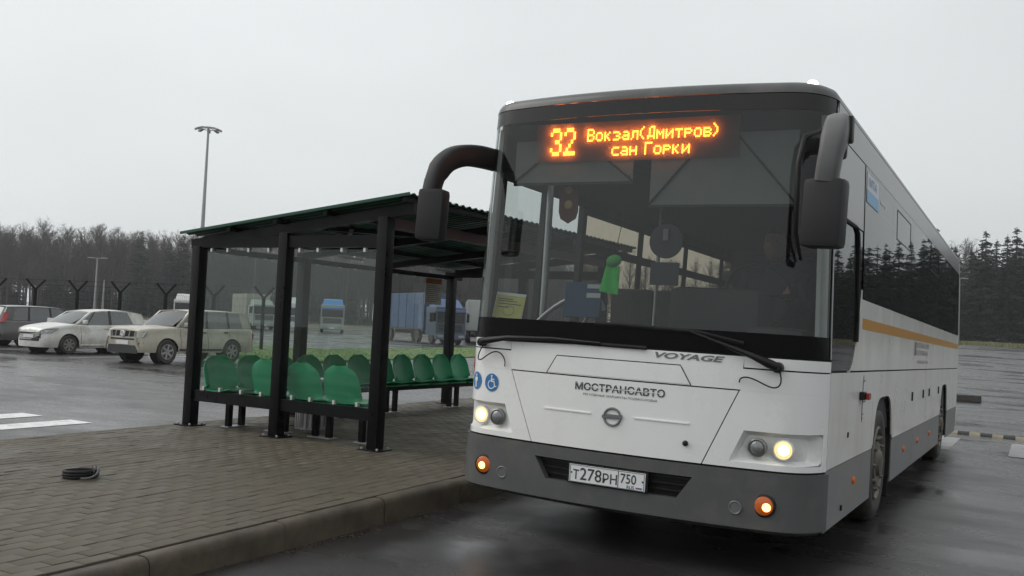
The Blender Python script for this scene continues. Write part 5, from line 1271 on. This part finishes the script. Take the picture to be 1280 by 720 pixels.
# security fence: posts with forked tops and strands of wire
fx = [-46.4, -43.73, -41.12, -38.39, -35.73, -33.02, -30.3, -27.6]
fence = thing('security_fence', (-36, 24.6, gz(-36, 24.6)), 'dark security fence with forked post tops behind the parked cars', 'fence')
FD = mat('fence_dark_green', (.006, .008, .007), .7, spec=.1)
prev = None
def fpos(k): return Vector((fx[k] + 36, .135 * (fx[k] + 36) - .3 + .0, 0))
for k in range(len(fx)):
    p = fpos(k); q = MB().tube([p, p + Vector((0, 0, 2.35))], .078, 8).build('fence_post', FD, fence, 60)
    for s in (-1, 1): MB().tube([p + Vector((0, 0, 2.33)), p + Vector((s * .30, s * .30, 2.85))], .055, 6).build('fork_arm', FD, q, 60)
    if k:
        a = fpos(k - 1)
        for z in np.arange(.15, 2.31, .36): MB().tube([a + Vector((0, 0, z)), p + Vector((0, 0, z))], .004, 4).build('wire', FD, fence)
        for s in (-1, 1):
            for u in (.5, 1): MB().tube([a + Vector((s * .3 * u, s * .3 * u, 2.33 + .5 * u)), p + Vector((s * .3 * u, s * .3 * u, 2.33 + .5 * u))], .003, 4).build('wire', FD, fence)
        mb = MB()
        for u in np.linspace(0, 1, 24)[1:-1]: b_ = a.lerp(p, u); mb.tube([b_ + Vector((0, 0, .1)), b_ + Vector((0, 0, 2.3))], .004, 3, False)
        tag(mb.build('mesh_panel', FD, fence), kind='stuff')

# ================================================================== TREES
BARK = mat('bark_grey_brown', (.055, .048, .042), .9, var=(3, .25)); TWIG = mat('twigs', (.080, .070, .063), .9, island=.25); BIRCH = mat('birch_bark', (.20, .19, .18), .8, var=(4, .35))
NEEDLE = mat('spruce_needles', (.014, .026, .018), .85, island=.35); PALE = mat('birch_twigs_pale', (.13, .125, .12), .9, island=.2)
def bare_tree(seed, H_, spread, up=1.0, ntwig=900):
    rg = random.Random(seed); tr = MB(); tw_v = []; tw_f = []
    bend = [Vector((rg.gauss(0, .012) * H_ * t, rg.gauss(0, .012) * H_ * t, H_ * t)) for t in np.linspace(0, 1, 8)]
    bend = [Vector((b.x, b.y, b.z * .88)) for b in bend]; bend[0] = Vector((0, 0, -.3)); tr.tube(bend, [.012 * H_ * (1 - .9 * i / 7) + .015 for i in range(8)], 6)
    tips = []
    def at(t): i = min(6, int(t * 7)); return bend[i].lerp(bend[i + 1], t * 7 - i)
    for k in range(34):
        t = .28 + .70 * (k / 34) ** .9; a = rg.random() * 6.283; ln = H_ * spread * (.26 + .74 * (1 - t)) * rg.uniform(.6, 1.25)
        p0 = at(t); d = Vector((math.cos(a), math.sin(a), up * rg.uniform(.7, 1.6))).normalized(); p1 = p0 + d * ln * .55; p2 = p1 + (d + Vector((0, 0, .45))).normalized() * ln * .5
        tr.tube([p0, p1, p2], [.045 * (1.2 - t) + .02, .03 * (1.2 - t) + .012, .008], 4, False); tips.append((p0, p1, p2, ln))
    for k in range(ntwig):
        p0, p1, p2, ln = rg.choice(tips); u = rg.random(); q = p0.lerp(p1, u * 2) if u < .5 else p1.lerp(p2, u * 2 - 1)
        q = q + Vector((rg.gauss(0, .05), rg.gauss(0, .05), 0)) * ln
        d = Vector((rg.gauss(0, .7), rg.gauss(0, .7), rg.uniform(.1, 1.5))).normalized(); l2 = rg.uniform(.35, .95) * (.4 + ln * .28); s = d.cross(Vector((rg.random() - .5, rg.random() - .5, rg.random() - .5))).normalized() * rg.uniform(.010, .022)
        b = len(tw_v); tw_v += [q - s, q + s, q + d * l2]; tw_f.append((b, b + 1, b + 2))
    return tr, (np.array([tuple(v) for v in tw_v]), np.array(tw_f))
def spruce(seed, H_, base_r, n_whorl=34):
    rg = random.Random(seed); tr = MB().tube([(0, 0, -.3), (0, 0, H_ * .5), (0, 0, H_)], [.016 * H_, .009 * H_, .015], 6); V = []; F = []
    lo = .06 + rg.random() * .06
    for k in range(n_whorl):
        t = lo + (1 - lo) * (k / n_whorl); z = H_ * t + rg.gauss(0, .12); r = base_r * (1 - t) ** .82 * rg.uniform(.78, 1.12) + .10
        nb = 11 if t < .7 else 8
        for j in range(nb):
            if rg.random() < .10: continue
            zj = z + rg.gauss(0, .16); a = 6.283 * (j + rg.random() * .8) / nb + k; ln = r * rg.uniform(.6, 1.15); droop = rg.uniform(.16, .45) * ln; c, s = math.cos(a), math.sin(a)
            ax = [Vector((c * ln * u, s * ln * u, zj - droop * u ** 1.3 + .10 * ln * max(0, u - .7))) for u in (0, .35, .7, 1)]
            side = Vector((-s, c, 0))
            for m_ in range(8):           # hanging sprays along the branch, both sides
                u = (m_ + .6) / 8; i = min(2, int(u * 3)); q = ax[i].lerp(ax[i + 1], u * 3 - i); sg = 1 if m_ % 2 else -1
                w_ = ln * .30 * (1.15 - u) + .10; e = q + side * sg * w_ * rg.uniform(.7, 1.3) + Vector((c, s, 0)) * w_ * .6 - Vector((0, 0, w_ * rg.uniform(.25, .9)))
                f_ = q + Vector((c, s, 0)) * ln * .22 - Vector((0, 0, .05)); b = len(V); V += [q, e, f_]; F.append((b, b + 1, b + 2))
                if rg.random() < .9:
                    h_ = q - Vector((0, 0, rg.uniform(.18, .45) * (.5 + ln * .3))) + side * rg.gauss(0, .08); b = len(V); V += [q, h_, f_]; F.append((b, b + 1, b + 2))
    return tr, (np.array([tuple(v) for v in V]), np.array(F))
def tree_meshes(kind, seeds, low=False):
    out = []
    for sd in seeds:
        if kind == 'bare': tr, (V, F) = bare_tree(sd, 15, .36, 1.1, 1500); tm, cm = BARK, TWIG
        elif kind == 'birch': tr, (V, F) = bare_tree(sd, 15, .24, 1.4, 1500); tm, cm = BIRCH, PALE
        else: tr, (V, F) = spruce(sd, 15, 2.6 + (sd % 3) * .35, 17 if low else 36); tm, cm = BARK, NEEDLE
        out.append((tr.mesh('trunk', tm, 60), np_mesh('crown', V, F, cm)))
    return out
BARE = tree_meshes('bare', range(20, 26)); BIR = tree_meshes('birch', range(40, 43)); SPR = tree_meshes('spruce', range(60, 65)); SPL = tree_meshes('spruce', range(70, 74), True)
def tree(name, meshes, x, y, hgt, label, group, cat='tree', wide=1.0):
    t = thing(name, (x, y, gz(x, y) - .1), label, cat, group, random.random() * 6.28); k = hgt / 15; t.scale = (k * wide, k * wide, k)
    for nm, me in zip(('trunk', 'crown'), random.choice(meshes)):
        o = bpy.data.objects.new(nm, me); col.objects.link(o); o.parent = t
def mass(name, items, label):
    """rows of the wood too deep to tell apart: one uncountable object; items = (mesh pair, x, y, height, wide)"""
    Vs = []; Fs = []; b = 0; cache = {}
    for pair, x, y, hgt, wide in items:
        for me in pair:
            if me.name not in cache:
                me.calc_loop_triangles(); v = np.empty(len(me.vertices) * 3, np.float32); me.vertices.foreach_get('co', v); f = np.empty(len(me.loop_triangles) * 3, np.int32); me.loop_triangles.foreach_get('vertices', f); cache[me.name] = (v.reshape(-1, 3), f.reshape(-1, 3))
            v, f = cache[me.name]; a = random.random() * 6.28; k = hgt / 15; ca, sa = math.cos(a) * k * wide, math.sin(a) * k * wide
            q = np.stack([v[:, 0] * ca - v[:, 1] * sa + x, v[:, 0] * sa + v[:, 1] * ca + y, v[:, 2] * k + gz(x, y) - .1], 1); Vs.append(q); Fs.append(f + b); b += len(v)
    o = bpy.data.objects.new(name, np_mesh(name, np.concatenate(Vs), np.concatenate(Fs), TWIG)); col.objects.link(o); return tag(o, label, 'wood', kind='stuff')
# left wood: edge line from far left to behind the bus
def edge(t): return Vector((-185, 84)).lerp(Vector((-72, 150)), t)
nrm2 = Vector((-.5, .86)).normalized()
GT = 'bare trees along the edge of the left wood'
for k in range(46):
    t = (k + random.uniform(-.3, .3)) / 46; p = edge(t) + nrm2 * random.uniform(0, 4)
    tree('bare_tree', BARE, p.x, p.y, random.uniform(14.8, 17.8), 'bare leafless tree in the edge row of the grey wood on the left', GT)
for k, (t, hh) in enumerate(((.405, 15.4), (.445, 13.6), (.462, 15.0))):
    p = edge(t) - nrm2 * 3; tree('spruce', SPR, p.x, p.y, hh, ['leftmost', 'middle', 'rightmost'][k] + ' of the three pointed dark spruces among the bare trees on the left', 'spruces in the left wood', wide=1.25)
its = []
for r in range(7):
    for k in range(60):
        t = (k + random.random()) / 60 * 1.12 - .06; p = edge(t) + nrm2 * (6 + r * 5 + random.uniform(-2, 2)); its.append((random.choice(BARE), p.x, p.y, random.uniform(14.2, 18.6), 1.1))
mass('wood_mass', its, 'deep grey mass of leafless wood behind the car park')
its = []
for k in range(300):      # young trees and brush fill the lower part of the wood
    t = random.random() * 1.12 - .06; p = edge(t) + nrm2 * random.uniform(2, 30); its.append((random.choice(SPL), p.x, p.y, random.uniform(4, 11), 1.5))
mass('underwood_mass', its, 'dark underwood of young evergreens inside the left wood').data.materials[0] = NEEDLE
# right wood: spruces behind the bus and past it, nearer
GS = 'spruces in the wood behind the bus'
spx = [(-9.5, 15.0), (-7.2, 12.6), (-3.6, 14.2), (-1.1, 13.6), (1.5, 14.8), (3.9, 13.6), (6.6, 13.2), (8.8, 14.6), (11.4, 13.0)]
lab = {0: 'spruce whose top just clears the far end of the bus roof', 2: 'tall spruce right of the pale birch', 4: 'tallest spruce near the right edge of the photo'}
for k, (x, hh) in enumerate(spx):
    tree('spruce', SPR, x, 128 + random.uniform(-2, 3), hh, lab.get(k, 'dark spruce in the front row of the wood right of the bus'), GS if k not in lab else 'named spruces in the wood right of the bus', wide=random.uniform(1.2, 1.5))
tree('birch', BIR, -6.2, 137, 15.2, 'pale bare birch standing between the spruces at the end of the bus', None)
its = []
for r in range(4):
    for k in range(40): its.append((random.choice(SPR if r < 2 else SPL), -40 + 125 * (k + random.random()) / 40, 134 + r * 6 + random.uniform(-2, 2) - .10 * max(0, -40 + 125 * k / 40) * .5, random.uniform(12, 15.2), 1.4))
for k in range(26): its.append((random.choice(SPR), 14 + 75 * (k + random.random()) / 26, 127 - .25 * (75 * k / 26), random.uniform(11, 14.5), 1.1))
for k in range(90): its.append((random.choice(SPL), -30 + 110 * random.random(), 125 + 9 * random.random(), random.uniform(3, 8), 1.9))
mass('spruce_mass', its, 'dense dark spruce wood behind the bus').data.materials[0] = NEEDLE
its = [(random.choice(BARE), -60 + 60 * random.random(), 140 + 20 * random.random(), random.uniform(13, 16), 1) for k in range(40)]
mass('wood_mass', its, 'leafless wood between the two woods, behind the bus')

# ================================================================== DAMP AIR
mb = MB().box(-330, 230, -60, 330, -2.5, 32)
hz = mb.build('haze', DARK); hz.data.materials.clear()
HM = bpy.data.materials.new('damp_air'); HM.use_nodes = True; n = HM.node_tree; n.nodes.clear()
o = n.nodes.new('ShaderNodeOutputMaterial'); v = n.nodes.new('ShaderNodeVolumePrincipled'); v.inputs['Color'].default_value = (.86, .88, .90, 1); v.inputs['Density'].default_value = .0006; v.inputs['Anisotropy'].default_value = .3
n.links.new(v.outputs[0], o.inputs['Volume']); hz.data.materials.append(HM)
tag(hz, 'pale damp haze filling the air', 'haze', kind='stuff')
